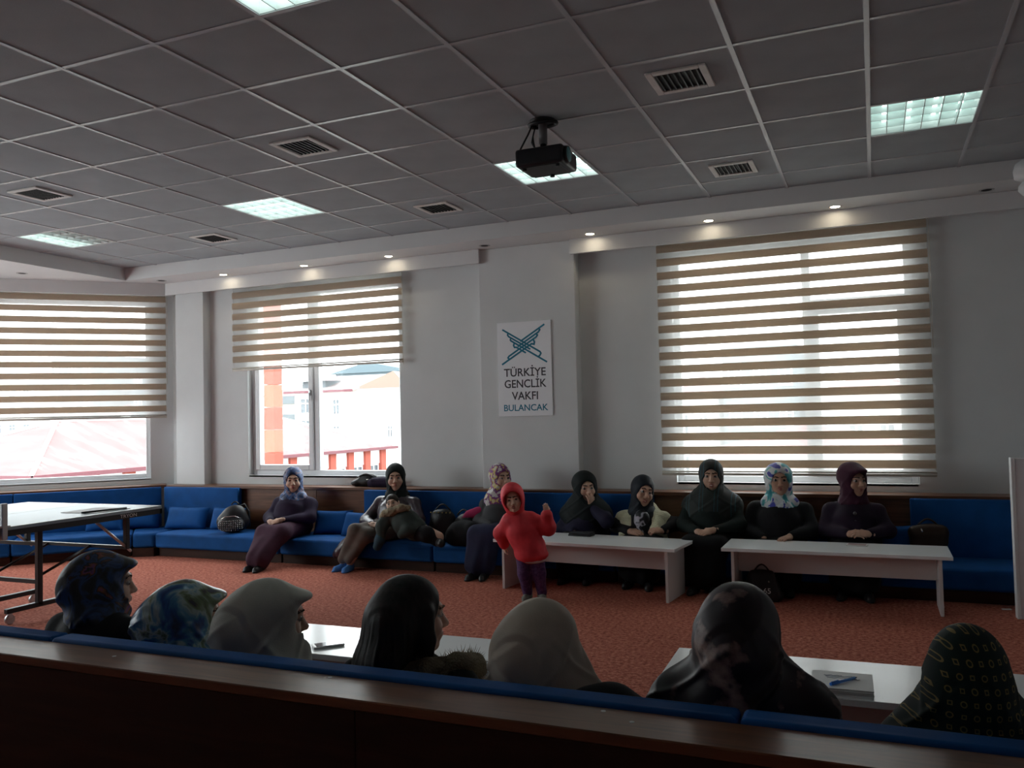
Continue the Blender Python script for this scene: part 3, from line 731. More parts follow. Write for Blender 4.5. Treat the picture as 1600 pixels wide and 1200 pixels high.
sg = thing('wall_sign', 'white vertical sign with teal woven emblem on the wall pillar', 'sign', (-3.008, YCOL, 1.832))
MB().box(-.273, .273, -.012, -.0005, -.445, .445).build('board', M_SIGN, sg, bevel=.0015, seg=1)
logo_board(sg, .545, .89, Matrix.Translation((0, -.0121, 0)) @ Matrix.Rotation(math.pi/2, 4, 'X'))
bd = thing('standing_board', 'tall white standing board with the same teal emblem at the picture edge', 'sign', (1.17, 6.42, .52), .12)
MB().box(-.36, .36, -.02, .02, -.52, .52).build('board', M_SIGN, bd, bevel=.003, seg=1)
for s in (-1, 1):
    MB().box(s*.36-.012, s*.36+.012, -.024, .024, -.52, .525).build('edge_profile', M_WHITE, bd, bevel=.003, seg=1)
logo_board(bd, .62, .98, Matrix.Translation((0, -.0201, 0)) @ Matrix.Rotation(math.pi/2, 4, 'X'))
ft = MB().box(-.25, .25, .02, .30, -.52, -.49).build('foot', M_WHITE, bd, bevel=.003, seg=1)
# white scalloped bracket on the soffit edge
br = thing('soffit_rosette', 'white rounded plaster bracket on the soffit edge', 'bracket', (1.075, YSOF, ZS))
MB().lathe([(.0005, .135), (.05, .13), (.09, .10), (.105, .05), (.10, .0), (.06, -.02), (.0005, -.025)], n=28).build('upper_lobe', M_SOFF, br)
MB().lathe([(.0005, -.02), (.05, -.03), (.075, -.06), (.078, -.09), (.05, -.125), (.0005, -.135)], n=28).build('lower_lobe', M_SOFF, br)

# ------------------------------------------------------------------ the town outside
M_ROOF = ramp_mat('red_sheet_roof', [(.35, (.20, .088, .088)), (.52, (.24, .105, .105)), (.60, (.34, .24, .24)), (.68, (.22, .095, .095))], scale=.35, stretch=(1, 2.5, 1), detail=5, rough=.7, spec=.2)
M_FAC = mat('cream_render', (.68, .66, .62), .85, .2, var=.04, scale=.6); M_PIL = mat('red_facade_pillar', (.30, .07, .05), .8, .2, var=.06, scale=1)
M_EDGE = mat('roof_edge', (.13, .045, .055), .6, .3); M_GREY = mat('grey_render', (.12, .135, .145), .85, .2, var=.05, scale=.5)
M_PANE = mat('far_pane', (.07, .085, .10), .15, .6, var=.05); M_FRM = mat('far_window_frame', (.72, .73, .74), .5, .3)
M_GRND = ramp_mat('street_ground', [(.3, (.25, .25, .24)), (.7, (.33, .33, .31))], scale=.2, rough=.9)
struct(MB().box(-260, 160, 7.9, 260, -8.2, -8).build('ground', M_GRND), 'grey street level far below the windows', 'ground')
def hip_roof(x0, x1, y0, y1, ze, zr, ov=.5):
    a = (x1-x0)/2; xm = (x0+x1)/2
    return MB().mesh([(x0-ov, y0-ov, ze), (x1+ov, y0-ov, ze), (x1+ov, y1+ov, ze), (x0-ov, y1+ov, ze), (xm, y0+a, zr), (xm, y1-a, zr)],
                     [(0, 1, 4), (1, 2, 5, 4), (2, 3, 5), (3, 0, 4, 5), (0, 3, 2, 1)])
def far_window(par, x, y, z, w, h, axis='x', sgn=1):
    f = MB(); g = MB(); e = .10
    for a, b, c, d in ((-w/2, -w/2+e, 0, h), (w/2-e, w/2, 0, h), (-w/2+e, w/2-e, 0, e), (-w/2+e, w/2-e, h-e, h), (-e/2, e/2, e, h-e), (-w/2+e, w/2-e, h*.62, h*.62+e)):
        if axis == 'x': f.box(min(0, .08*sgn), max(0, .08*sgn), a, b, c, d)
        else: f.box(a, b, min(0, .08*sgn), max(0, .08*sgn), c, d)
    wn_ = f.build('window', M_FRM, par, (x, y, z))
    if axis == 'x': g.box(min(0, .03*sgn), max(0, .03*sgn), -w/2+e, w/2-e, e, h-e)
    else: g.box(-w/2+e, w/2-e, min(0, .03*sgn), max(0, .03*sgn), e, h-e)
    g.build('pane', M_PANE, wn_, (0, 0, 0))
b1 = thing('red_roof_building', 'long building with pale red hipped roof and red facade pillars', 'building', (-37, 28, -8))
o = Vector((-37, 28, -8))
def Lb(mb): 
    bmesh.ops.translate(mb.bm, vec=-o, verts=mb.bm.verts[:]); return mb
Lb(MB().box(-50, -37.4, 28.4, 60.4, -8, -1.0)).build('wall', M_FAC, b1)
rf = Lb(hip_roof(-50, -37.4, 28.4, 60.4, -1.0, 1.66, .65)).build('roof', M_ROOF, b1)
Lb(MB().box(-36.78, -36.62, 27.7, 61.1, -1.16, -.94).box(-50.7, -36.62, 27.62, 27.78, -1.16, -.94)).build('gutter', M_EDGE, b1)
# sheet seams and snow-white patched ridges on the roof
for (ax, ay, az), (bx_, by_, bz) in (((-36.7, 27.75, -.97), (-43.7, 34.7, 1.69)), ((-36.7, 61.05, -.97), (-43.7, 54.1, 1.69)), ((-43.7, 34.7, 1.69), (-43.7, 54.1, 1.69)), ((-50.7, 27.75, -.97), (-43.7, 34.7, 1.69))):
    Lb(MB().tube([(ax, ay, az), (bx_, by_, bz)], .11, n=6)).build('ridge_cap', M_FRM, b1)
for k in range(14):
    y = 29.2+k*2.33
    Lb(MB().box(-37.42, -37.05, y-.36, y+.36, -8, -1.02)).build('pillar', M_PIL, b1)
    if k < 13:
        Lb(MB().box(-37.42, -37.25, y+.36, y+1.97, -2.25, -1.02)).build('lintel', M_FRM, b1)
        far_window(b1, -37.36-o.x, y+1.165-o.y, -4.15-o.z, 1.45, 1.85, 'x', 1)
for k in range(5):
    far_window(b1, -48.6+k*2.4-o.x, 28.38-o.y, -3.1-o.z, 1.2, 1.5, 'y', -1)
Lb(MB().box(-46.2, -45.5, 40.0, 40.7, .5, 2.15)).build('chimney', M_GREY, b1)
b2 = thing('white_house', 'white rendered house with gable roof behind the red-roofed building', 'building', (-47, 70, -8)); o = Vector((-47, 70, -8))
Lb(MB().box(-54, -40.8, 70, 82, -8, 4.3)).build('wall', M_FAC, b2)
Lb(MB().mesh([(-47, 69.98, 4.3), (-40.8, 69.98, 4.3), (-42.4, 69.98, 5.9), (-47, 82, 4.3), (-40.8, 82, 4.3), (-42.4, 82, 5.9)], [(0, 1, 2), (3, 5, 4), (0, 2, 5, 3), (1, 4, 5, 2), (0, 3, 4, 1)])).build('gable', mat('pale_orange_gable', (.24, .17, .14), .8, .2), b2)
Lb(MB().mesh([(-54.8, 69.3, 4.3), (-46.6, 69.3, 4.3), (-42.4, 76, 6.0), (-54.8, 76, 6.0), (-54.8, 69.3, 4.15), (-46.6, 69.3, 4.15), (-42.4, 76, 5.85), (-54.8, 76, 5.85)], [(0, 1, 2, 3), (4, 7, 6, 5), (0, 4, 5, 1), (1, 5, 6, 2), (2, 6, 7, 3), (3, 7, 4, 0)])).build('roof', mat('pale_roof', (.30, .26, .26), .8, .2), b2)
Lb(MB().box(-54.8, -46.6, 69.2, 69.35, 4.05, 4.3)).build('eaves_board', M_EDGE, b2)
Lb(MB().box(-53.4, -50.6, 70.5, 74, 4.4, 5.3)).build('dormer', M_GREY, b2)
Lb(MB().mesh([(-54, 70.0, 5.3), (-49, 70.0, 5.3), (-51, 74, 5.9), (-53.5, 74, 5.9)], [(0, 1, 2, 3)])).build('dormer_roof', M_EDGE, b2)
for x, z, w, h in ((-48.95, 1.8, .85, 1.6), (-48.95, -.4, .85, 1.2), (-52.6, -.2, 1.4, 1.6), (-52.6, 2.0, 1.4, 1.6), (-42.8, -.5, .6, 1.2)):
    far_window(b2, x-o.x, 69.98-o.y, z-o.z, w, h, 'y', -1)
b3 = thing('balcony_house', 'grey house with balconies seen far off beside the brick-red tower', 'building', (-59, 76, -8)); o = Vector((-59, 76, -8))
Lb(MB().box(-62.5, -57.3, 76, 84, -8, 4.0)).build('wall', M_FAC, b3)
for z in (-1.0, 1.2, 3.2):
    Lb(MB().box(-61.8, -57.6, 74.9, 76, z, z+.12)).build('balcony_slab', M_GREY, b3); Lb(MB().box(-61.8, -57.6, 74.9, 74.98, z+.12, z+.85)).build('balcony_front', M_GREY, b3)
Lb(MB().mesh([(-63.2, 75, 4.0), (-56.8, 75, 4.0), (-60, 80, 5.6), (-63.2, 85, 4.0), (-56.8, 85, 4.0)], [(0, 1, 2), (1, 4, 2), (4, 3, 2), (3, 0, 2), (0, 3, 4, 1)])).build('roof', M_ROOF, b3)
tw = thing('brick_red_tower', 'slim banded brick-red tower rising past the window frame', 'tower', (-24.55, 30.3, -8))
for k in range(18):
    MB().box(-.27, .27, -.3, .3, k*1.0, k*1.0+.985).build('band', M_PIL if k % 2 else mat('tower_band', (.40, .10, .065), .8, .2, var=.05, scale=1), tw)
b4 = thing('blue_grey_house', 'pale blue gabled house on the hill behind the white house', 'building', (-70, 110, 0)); o = Vector((-70, 110, -8)); b4.location = o
Lb(MB().box(-77, -64, 110, 122, -8, 8.4)).build('wall', mat('pale_blue_render', (.13, .165, .185), .85, .2), b4)
Lb(MB().mesh([(-78, 109.5, 8.4), (-63, 109.5, 8.4), (-71, 109.5, 10.0), (-78, 123, 8.4), (-63, 123, 8.4), (-71, 123, 10.0)], [(0, 1, 2), (3, 5, 4), (0, 2, 5, 3), (1, 4, 5, 2), (0, 3, 4, 1)])).build('roof', mat('pale_blue_roof', (.11, .145, .165), .8, .2), b4)
for x in (-74.5, -73.2): far_window(b4, x-o.x, 109.98-o.y, 8.0-1.9-o.z, .8, 1.3, 'y', -1)
def block(label, x0, x1, y, dep, h, mt, rows, cols, roof=None, nm='apartment_block'):
    b = thing(nm, label, 'building', ((x0+x1)/2, y, -8), 0); w = (x1-x0)/2
    MB().box(-w, w, 0, dep, 0, h+8).build('wall', mt, b)
    if roof: MB().mesh([(-w-.4, -.4, h+8), (w+.4, -.4, h+8), (w+.4, dep+.4, h+8), (-w-.4, dep+.4, h+8), (0, dep/2, h+9.6)], [(0, 1, 4), (1, 2, 4), (2, 3, 4), (3, 0, 4), (0, 3, 2, 1)]).build('roof', roof, b)
    for i in range(cols):
        for j in range(rows):
            far_window(b, -w+(i+.5)*2*w/cols, 0, 8+h-(j+1)*2.9, min(1.5, w/cols*1.1), 1.5, 'y', -1)
block('tall grey apartment block seen through the corner blind', -117, -108, 92, 14, 12.0, M_GREY, 4, 3)
block('low grey-blue block at the frame side of the corner window', -100.5, -94.5, 92, 12, 9.6, M_GREY, 3, 2)
block('pale apartment block at the picture edge through the corner blind', -134, -121, 92, 14, 9.0, M_FAC, 3, 4, M_ROOF)
block('pale house between the grey blocks through the corner blind', -107, -101.5, 96, 10, 4.0, M_FAC, 2, 2, M_ROOF)
block('pale blue apartment block showing through the wide blind', -10.0, -4.8, 62, 12, 5.9, mat('pale_blue_render', (.13, .165, .185), .85, .2), 4, 3)
block('white apartment block with rows of windows behind the wide blind', -14.5, -10.4, 60, 12, 2.6, M_FAC, 3, 3, M_ROOF)
block('white terrace house behind the far half of the wide blind', -3.8, 3.4, 58, 12, 2.2, M_FAC, 3, 4, M_ROOF)
block('low shed-like house lower down behind the wide blind', -9, 2.5, 46, 7, -1.0, M_FAC, 1, 6, M_ROOF, 'house')

# ------------------------------------------------------------------ people: smooth-blended solids turned into one surface
def V3(*a): return np.array(a, dtype=np.float64)
def rotm(yaw=0, pitch=0, roll=0):
    """head / hand frame: x right, y forward, z up; yaw turns to the person's left, pitch nods up, roll tips to the right"""
    cy_, sy_ = math.cos(yaw), math.sin(yaw); cp, sp = math.cos(pitch), math.sin(pitch); cr, sr = math.cos(roll), math.sin(roll)
    Rz = np.array([[cy_, -sy_, 0], [sy_, cy_, 0], [0, 0, 1]]); Rx = np.array([[1, 0, 0], [0, cp, -sp], [0, sp, cp]]); Ry = np.array([[cr, 0, sr], [0, 1, 0], [-sr, 0, cr]])
    return Rz @ Rx @ Ry
def frame(fwd, up):
    f = np.array(fwd, float); f /= np.linalg.norm(f); u = np.array(up, float); u -= f*(u@f); u /= np.linalg.norm(u)
    return np.stack([np.cross(f, u), f, u], 1)
class Sdf:
    """a list of blended solids; T = (R, c, s) places a sub-frame"""
    def __init__(s): s.p = []; s.T = (np.eye(3), np.zeros(3), 1.0); s.disp = None
    def frame(s, R=None, c=None, sc=1.0): s.T = (np.eye(3) if R is None else R, np.zeros(3) if c is None else np.array(c, float), sc); return s
    def cone(s, a, b, ra, rb, k=.02, op='u', m=0, flat=None):
        R, c, q = s.T; a = R @ (np.array(a, float)*q)+c; b = R @ (np.array(b, float)*q)+c; ra *= q; rb *= q; k *= q
        lo = np.minimum(a-ra, b-rb); hi = np.maximum(a+ra, b+rb); s.p.append(('c', a, b, ra, rb, k, op, m, lo, hi)); return s
    def chain(s, pts, rs, k=.02, op='u', m=0):
        for i in range(len(pts)-1): s.cone(pts[i], pts[i+1], rs[i], rs[i+1], k, op, m)
        return s
    def ell(s, c0, r, k=.02, op='u', m=0, R0=None):
        R, c, q = s.T; C = R @ (np.array(c0, float)*q)+c; r = np.array(r, float)*q; RR = R if R0 is None else R @ R0
        e = np.sqrt(((RR*r)**2).sum(1)); s.p.append(('e', C, RR, r, None, k*q, op, m, C-e, C+e)); return s
    def mesh(s, h, clip=None):
        los = np.min([p[8] for p in s.p if p[6] == 'u'], 0)-3*h-.01; his = np.max([p[9] for p in s.p if p[6] == 'u'], 0)+3*h+.01
        if clip is not None: los = np.maximum(los, clip[0]); his = np.minimum(his, clip[1])
        n = np.ceil((his-los)/h).astype(int)+1
        D = np.full(n, .08, np.float32); ID = np.zeros(n, np.int8); best = np.full(n, 9., np.float32)
        ax = [los[i]+h*np.arange(n[i]) for i in range(3)]
        for kind, A, B, C, E_, k, op, m, lo, hi in s.p:
            pad = max(k, .0)*1.2+3*h
            i0 = np.clip(np.floor((lo-pad-los)/h).astype(int), 0, n); i1 = np.clip(np.ceil((hi+pad-los)/h).astype(int)+1, 0, n)
            if (i1 <= i0).any(): continue
            sl = tuple(slice(a, b) for a, b in zip(i0, i1))
            X = ax[0][sl[0]][:, None, None]; Y = ax[1][sl[1]][None, :, None]; Z = ax[2][sl[2]][None, None, :]
            if kind == 'c':
                ab = B-A; L = max(ab@ab, 1e-9)
                t = np.clip(((X-A[0])*ab[0]+(Y-A[1])*ab[1]+(Z-A[2])*ab[2])/L, 0, 1)
                d = np.sqrt((X-A[0]-t*ab[0])**2+(Y-A[1]-t*ab[1])**2+(Z-A[2]-t*ab[2])**2)-(C+(E_-C)*t)
            else:
                dx, dy, dz = X-A[0], Y-A[1], Z-A[2]
                q = [(dx*B[0, j]+dy*B[1, j]+dz*B[2, j])/C[j] for j in range(3)]
                k0 = np.sqrt(q[0]**2+q[1]**2+q[2]**2); k1 = np.sqrt((q[0]/C[0])**2+(q[1]/C[1])**2+(q[2]/C[2])**2)
                d = k0*(k0-1)/np.maximum(k1, 1e-6)
            d = d.astype(np.float32); o = D[sl]
            if op == 'u':
                if k > 0:
                    hh = np.clip(.5+.5*(o-d)/k, 0, 1); D[sl] = o*(1-hh)+d*hh-k*hh*(1-hh)
                else: D[sl] = np.minimum(o, d)
                b_ = best[sl]; w = d < b_; ID[sl][w] = m; b_[w] = d[w]
            else:
                dd = -d
                hh = np.clip(.5-.5*(o-dd)/max(k, 1e-5), 0, 1); D[sl] = o*(1-hh)+dd*hh+k*hh*(1-hh)
        if s.disp is not None:
            D += s.disp(ax[0][:, None, None], ax[1][None, :, None], ax[2][None, None, :]).astype(np.float32)
        return surface_net(D, ID, los, h)
def surface_net(D, ID, los, h):
    S = D < 0; nx, ny, nz = D.shape
    c = np.zeros((nx-1, ny-1, nz-1), np.int8)
    for i in (0, 1):
        for j in (0, 1):
            for k in (0, 1): c += S[i:nx-1+i, j:ny-1+j, k:nz-1+k]
    act = np.argwhere((c > 0) & (c < 8))
    idx = np.full(c.shape, -1, np.int32); idx[tuple(act.T)] = np.arange(len(act))
    cor = [(i, j, k) for i in (0, 1) for j in (0, 1) for k in (0, 1)]
    val = np.stack([D[act[:, 0]+i, act[:, 1]+j, act[:, 2]+k] for i, j, k in cor], 1)
    P = np.zeros((len(act), 3)); N = np.zeros(len(act))
    for a in range(8):
        for b in range(a+1, 8):
            if sum(abs(p-q) for p, q in zip(cor[a], cor[b])) != 1: continue
            va, vb = val[:, a], val[:, b]; w = (va < 0) != (vb < 0)
            t = np.where(w, va/np.where(w, va-vb, 1), 0)
            for q in range(3): P[:, q] += w*(cor[a][q]+t*(cor[b][q]-cor[a][q]))
            N += w
    P = P/N[:, None]+act; verts = P*h+los
    ids = ID[act[:, 0], act[:, 1], act[:, 2]]
    # use the id of the corner closest to the surface
    near = np.abs(val).argmin(1); ca = np.array(cor)[near]; ids = ID[act[:, 0]+ca[:, 0], act[:, 1]+ca[:, 1], act[:, 2]+ca[:, 2]]
    faces = []
    for a in range(3):
        sl0 = [slice(1, -1)]*3; sl0[a] = slice(0, -1); sl1 = [slice(1, -1)]*3; sl1[a] = slice(1, None)
        s0, s1 = S[tuple(sl0)], S[tuple(sl1)]
        e = np.argwhere(s0 != s1)
        if not len(e): continue
        flip = s0[tuple(e.T)]
        off = np.ones(3, int); off[a] = 0; e = e+off
        u, v = (a+1) % 3, (a+2) % 3
        def cell(du, dv):
            q = e.copy(); q[:, u] -= du; q[:, v] -= dv; return idx[q[:, 0], q[:, 1], q[:, 2]]
        f = np.stack([cell(1, 1), cell(0, 1), cell(0, 0), cell(1, 0)], 1)
        f = np.where(flip[:, None], f, f[:, ::-1]); faces.append(f)
    F = np.concatenate(faces); F = F[(F >= 0).all(1)]
    # relax away the grid steps
    E_ = np.concatenate([F[:, [0, 1]], F[:, [1, 2]], F[:, [2, 3]], F[:, [3, 0]]]); n = len(verts)
    deg = np.bincount(E_[:, 0], minlength=n)+np.bincount(E_[:, 1], minlength=n)
    for lam in (.5, -.52, .5, -.52):
        acc = np.stack([np.bincount(E_[:, 0], verts[E_[:, 1], q], n)+np.bincount(E_[:, 1], verts[E_[:, 0], q], n) for q in range(3)], 1)
        verts = verts+lam*(acc/np.maximum(deg, 1)[:, None]-verts)
    return verts, F, ids[F[:, 0]]
def solid(name, pieces, mats, parent):
    vs_, fs_, ms_ = [], [], []; n = 0
    for v, f, m_ in pieces: vs_.append(v); fs_.append(f+n); ms_.append(m_); n += len(v)
    v = np.concatenate(vs_); f = np.concatenate(fs_); m_ = np.concatenate(ms_)
    me = bpy.data.meshes.new(name)
    me.vertices.add(len(v)); me.vertices.foreach_set('co', v.astype(np.float32).ravel())
    me.loops.add(len(f)*4); me.loops.foreach_set('vertex_index', f.astype(np.int32).ravel())
    me.polygons.add(len(f)); me.polygons.foreach_set('loop_start', np.arange(0, len(f)*4, 4, dtype=np.int32))
    for mt in mats: me.materials.append(mt)
    me.polygons.foreach_set('material_index', m_.astype(np.int32)); me.polygons.foreach_set('use_smooth', np.ones(len(f), bool))
    me.update(calc_edges=True); me.validate()
    return link(name, me, parent)

M_EYE = mat('eye_white', (.34, .31, .29), .2, .5, var=.02); M_IRIS = mat('eye_dark', (.018, .010, .007), .15, .5, var=.02)
M_LIP = mat('lips', (.36, .13, .11), .4, .4, var=.05, scale=40); M_BROW = mat('eyebrow_hair', (.07, .045, .035), .8, .2, var=.1, scale=80)
M_TEETH = mat('teeth', (.68, .66, .62), .3, .4, var=.02)
def skin(name, c): 
    mt = mat('skin_'+name, c, .5, .4, var=.06, scale=30, bump=.04, bscale=400)
    b = mt.node_tree.nodes['Principled BSDF']; b.inputs['Subsurface Weight'].default_value = .08; b.inputs['Subsurface Radius'].default_value = (.02, .008, .004)
    return mt
SK1 = skin('fair', (.56, .35, .26)); SK2 = skin('warm', (.48, .28, .20)); SK3 = skin('child', (.64, .42, .32))

def add_head(S, R, c, s=1.0, smile=False, child=False, ears=True, neck=True):
    """head with face; material ids: 0 skin, 1 eye, 2 iris, 3 lips, 4 brow, 5 teeth"""
    S.frame(R, c, s)
    S.ell((0, -.012, .034), (.073, .092, .084), 0)
    S.ell((0, .035, -.026), (.058, .058, .076) if not child else (.062, .055, .064), .03)
    S.ell((0, .068, -.086), (.024, .022, .020), .03)
    for x in (-1, 1):
        S.ell((x*.036, .058, -.026), (.028, .032, .030), .02)
        S.cone((x*.062, .0, -.03), (x*.040, .050, -.082), .016, .014, .03)
        if ears: S.ell((x*.076, -.012, -.002), (.010, .020, .032), .006)
    S.ell((0, .080, .030), (.046, .018, .016), .02)
    for x in (-1, 1): S.ell((x*.030, .103, .010), (.019, .014, .011), .008, 's')
    S.cone((0, .090, .016), (0, .108, -.020), .0085, .0115, .012)
    S.ell((0, .110, -.024), (.0125, .011, .0095), .008)
    for x in (-1, 1): S.ell((x*.012, .100, -.027), (.0085, .010, .0075), .006)
    for x in (-1, 1):
        S.ell((x*.030, .081, .010), (.0125, .0120, .0088), .002, 'u', 1)
        S.ell((x*.030, .0915, .009), (.0072, .0035, .0072), 0, 'u', 2)
        S.cone((x*.015, .0925, .0195), (x*.044, .078, .0165), .0042, .0036, .004, 'u', 0)       # lid
        S.chain([(x*.012, .0985, .031), (x*.030, .0965, .0365), (x*.048, .080, .031)], [.0034, .0040, .0028], .002, 'u', 4)
    w = .026 if smile else .022
    S.ell((0, .086, -.053), (.030, .014, .018), .012)
    if smile:
        S.chain([(-w, .084, -.046), (-.012, .0965, -.0515), (0, .099, -.0525), (.012, .0965, -.0515), (w, .084, -.046)], [.003, .0048, .005, .0048, .003], .003, 'u', 3)
        S.chain([(-w*.8, .085, -.051), (0, .096, -.0585), (w*.8, .085, -.051)], [.003, .0042, .003], .002, 'u', 5)
        S.chain([(-w, .083, -.048), (-.010, .094, -.0635), (.010, .094, -.0635), (w, .083, -.048)], [.003, .005, .005, .003], .003, 'u', 3)
    else:
        S.chain([(-w, .087, -.053), (-.006, .099, -.0495), (.006, .099, -.0495), (w, .087, -.053)], [.003, .0045, .0045, .003], .003, 'u', 3)
        S.chain([(-w, .087, -.0545), (0, .0975, -.0590), (w, .087, -.0545)], [.003, .0056, .003], .003, 'u', 3)
    if neck: S.cone((0, -.015, -.06), (0, -.03, -.145), .046, .050, .02)
    S.frame()
def add_hand(S, wrist, fwd, up, side=1, curl=.5, s=1.0, spread=.0, m=0, thumb=.6):
    """palm, four fingers of different length with two bends each, a thumb from the side of the palm"""
    S.frame(frame(fwd, up), wrist, s)
    S.cone((0, -.035, 0), (0, .012, 0), .023, .024, .01, 'u', m)
    S.ell((0, .045, 0), (.036, .046, .0145), .015, 'u', m)
    S.ell((side*.022, .030, -.006), (.020, .028, .014), .012, 'u', m)
    for j, (x, L) in enumerate(((.028, .062), (.010, .070), (-.009, .066), (-.027, .052))):
        x *= side; p = np.array([x, .080-.004*abs(j-1.2), 0.]); a = curl*.45; dirx = spread*(x*8)
        r = .0088 if j < 3 else .0076; pts = [p-np.array([0, .02, 0]), p]
        for q in range(3):
            l = L*(.44, .32, .24)[q]; p = p+l*np.array([dirx, math.cos(a), -math.sin(a)]); pts.append(p); a += curl*(.95, .8, 0)[q]
        S.chain(pts, [r*.9, r, r*.95, r*.86, r*.76], .0035, 'u', m)
    t0 = np.array([side*.026, .012, -.004]); t1 = np.array([side*.046, .038, -.012]); t2 = np.array([side*(.050-.018*thumb), .064, -.018-.012*thumb]); t3 = t2+np.array([-side*.012*thumb, .022, -.006*thumb])
    S.chain([t0, t1, t2, t3], [.013, .0115, .0098, .0080], .006, 'u', m)
    S.frame()
def hand_piece(wrist, fwd, up, side, curl=.5, s=1.0, elbow=None, **k):
    S = Sdf(); add_hand(S, wrist, fwd, up, side, curl, s, **k)
    if elbow is not None:
        e = np.array(elbow, float); w = np.array(wrist, float); S.cone(w, w+(e-w)*.45, .024*s, .032*s, .015)
    return S.mesh(.0036*max(s, .75))

def scarf_shape(R, c, s=1.0, body=None, wide=1.0, bun=0.0, hole=(.056, .088), drape='full', brim=.0, tight=0.0, hood=False):
    """cloth wrapped round the head: cap, cheeks, throat, then a fall over shoulders and chest; the face is left open"""
    S = Sdf(); S.frame(R, c, s)
    S.ell((0, -.016, .036), (.088*wide, .110, .100), 0)
    S.ell((0, .018, -.040), (.079*wide, .074, .092), .04)
    if brim: S.ell((0, .072, .078), (.062, .036+brim, .022), .03)
    if bun:
        S.ell((0, -.066-.018*bun, -.012), (.074*wide, .062+.014*bun, .082), .07)
        if drape != 'tucked': S.cone((0, -.060-.016*bun, -.05), (0, -.050, -.165), .076*wide, .088*wide, .07)
    S.cone((0, .0, -.085), (0, -.015, -.150), .066, .074, .04)
    S.frame()
    if body:
        n, sl, sr, ch_ = body            # neck base, shoulders, chest point
        S.cone(n+V3(0, .0, .03), n+V3(0, .0, -.02), .075*s, .10*s, .05)
        if drape in ('full', 'cape'):
            for sh in (sl, sr): S.cone(n+V3(0, .0, .0), n+(sh-n)*(.72 if drape == 'full' else 1.0)+V3(0, 0, .01), .085*s, .060*s if drape == 'full' else .075*s, .05)
            S.ell(n+V3(0, -.05, -.07), (.13*s, .06*s, .11*s), .05)
            S.ell(ch_+V3(0, -.035, .02), (.115*s, .050*s, .105*s), .06)
        if drape == 'cape':
            S.ell((n+ch_)/2+V3(0, -.02, -.08), (.19*s, .13*s, .17*s), .06)
        if drape == 'bib':
            S.ell(n+V3(.005, .075*s, -.055), (.105*s, .055*s, .075*s), .04); S.ell(n+V3(-.015, .105*s, -.115), (.085*s, .045*s, .085*s), .05); S.ell(n+V3(-.03, .125*s, -.19), (.035*s, .028*s, .075*s), .04); S.ell(n+V3(0, -.04, -.04), (.10*s, .05*s, .07*s), .04)
            for sh in (sl, sr): S.cone(n+V3(0, .02, -.01), n+(sh-n)*.5+V3(0, .03, .02), .07*s, .05*s, .04)
        if drape == 'tucked':
            S.ell(n+V3(0, .03, -.02), (.085*s, .06*s, .05*s), .04); S.ell(n+V3(0, -.045, -.03), (.085*s, .05*s, .06*s), .04)
    S.frame(R, c, s)
    hw, hh = hole
    S.ell((0, .105, -.012), (hw*1.02, .085, hh*.92), .012, 's')
    S.ell((0, .080, -.020), (hw*.98, .055, hh*.86), .012, 's')
    S.frame()
    return S
def fold(c, amp=.004, fa=9, fz=14, ph=0.0, cr=1.0):
    """cloth folds: soft waves plus a few narrow ridges sweeping round and down from the crown"""
    c = np.array(c); ck_ = creases(amp*.8*cr, 4, int(ph*17)+3, 30.)
    def f(X, Y, Z):
        x, y, z = X-c[0], Y-c[1], Z-c[2]
        ang = np.arctan2(x, y+1e-6)
        m = np.clip((.085-z)/.12, 0.12, 1)
        wav = np.sin(fa*ang+fz*z*3+ph)
        a = 1.5*ang+fz*1.4*z+ph; b = -1.3*ang+fz*1.1*z+2*ph+1.1
        ridge = np.exp(-(np.sin(a*1.7)/.22)**2)+.8*np.exp(-(np.sin(b*1.5)/.20)**2)
        return amp*m*(.5*wav-1.5*ridge)+ck_(X, Y, Z)*m
    return f
def creases(amp, n=3, seed=0, size=22.):
    r = random.Random(seed); W = [(r.uniform(-1, 1), r.uniform(-1, 1), r.uniform(-1, 1), r.uniform(0, 6)) for _ in range(n)]
    def f(X, Y, Z):
        o = 0
        for a, b, c_, p in W: o = o+np.sin(size*(a*X+b*Y+c_*Z)+p+1.2*np.sin(size*.6*(b*X-a*Y+.5*Z)))
        return amp*o/n
    return f

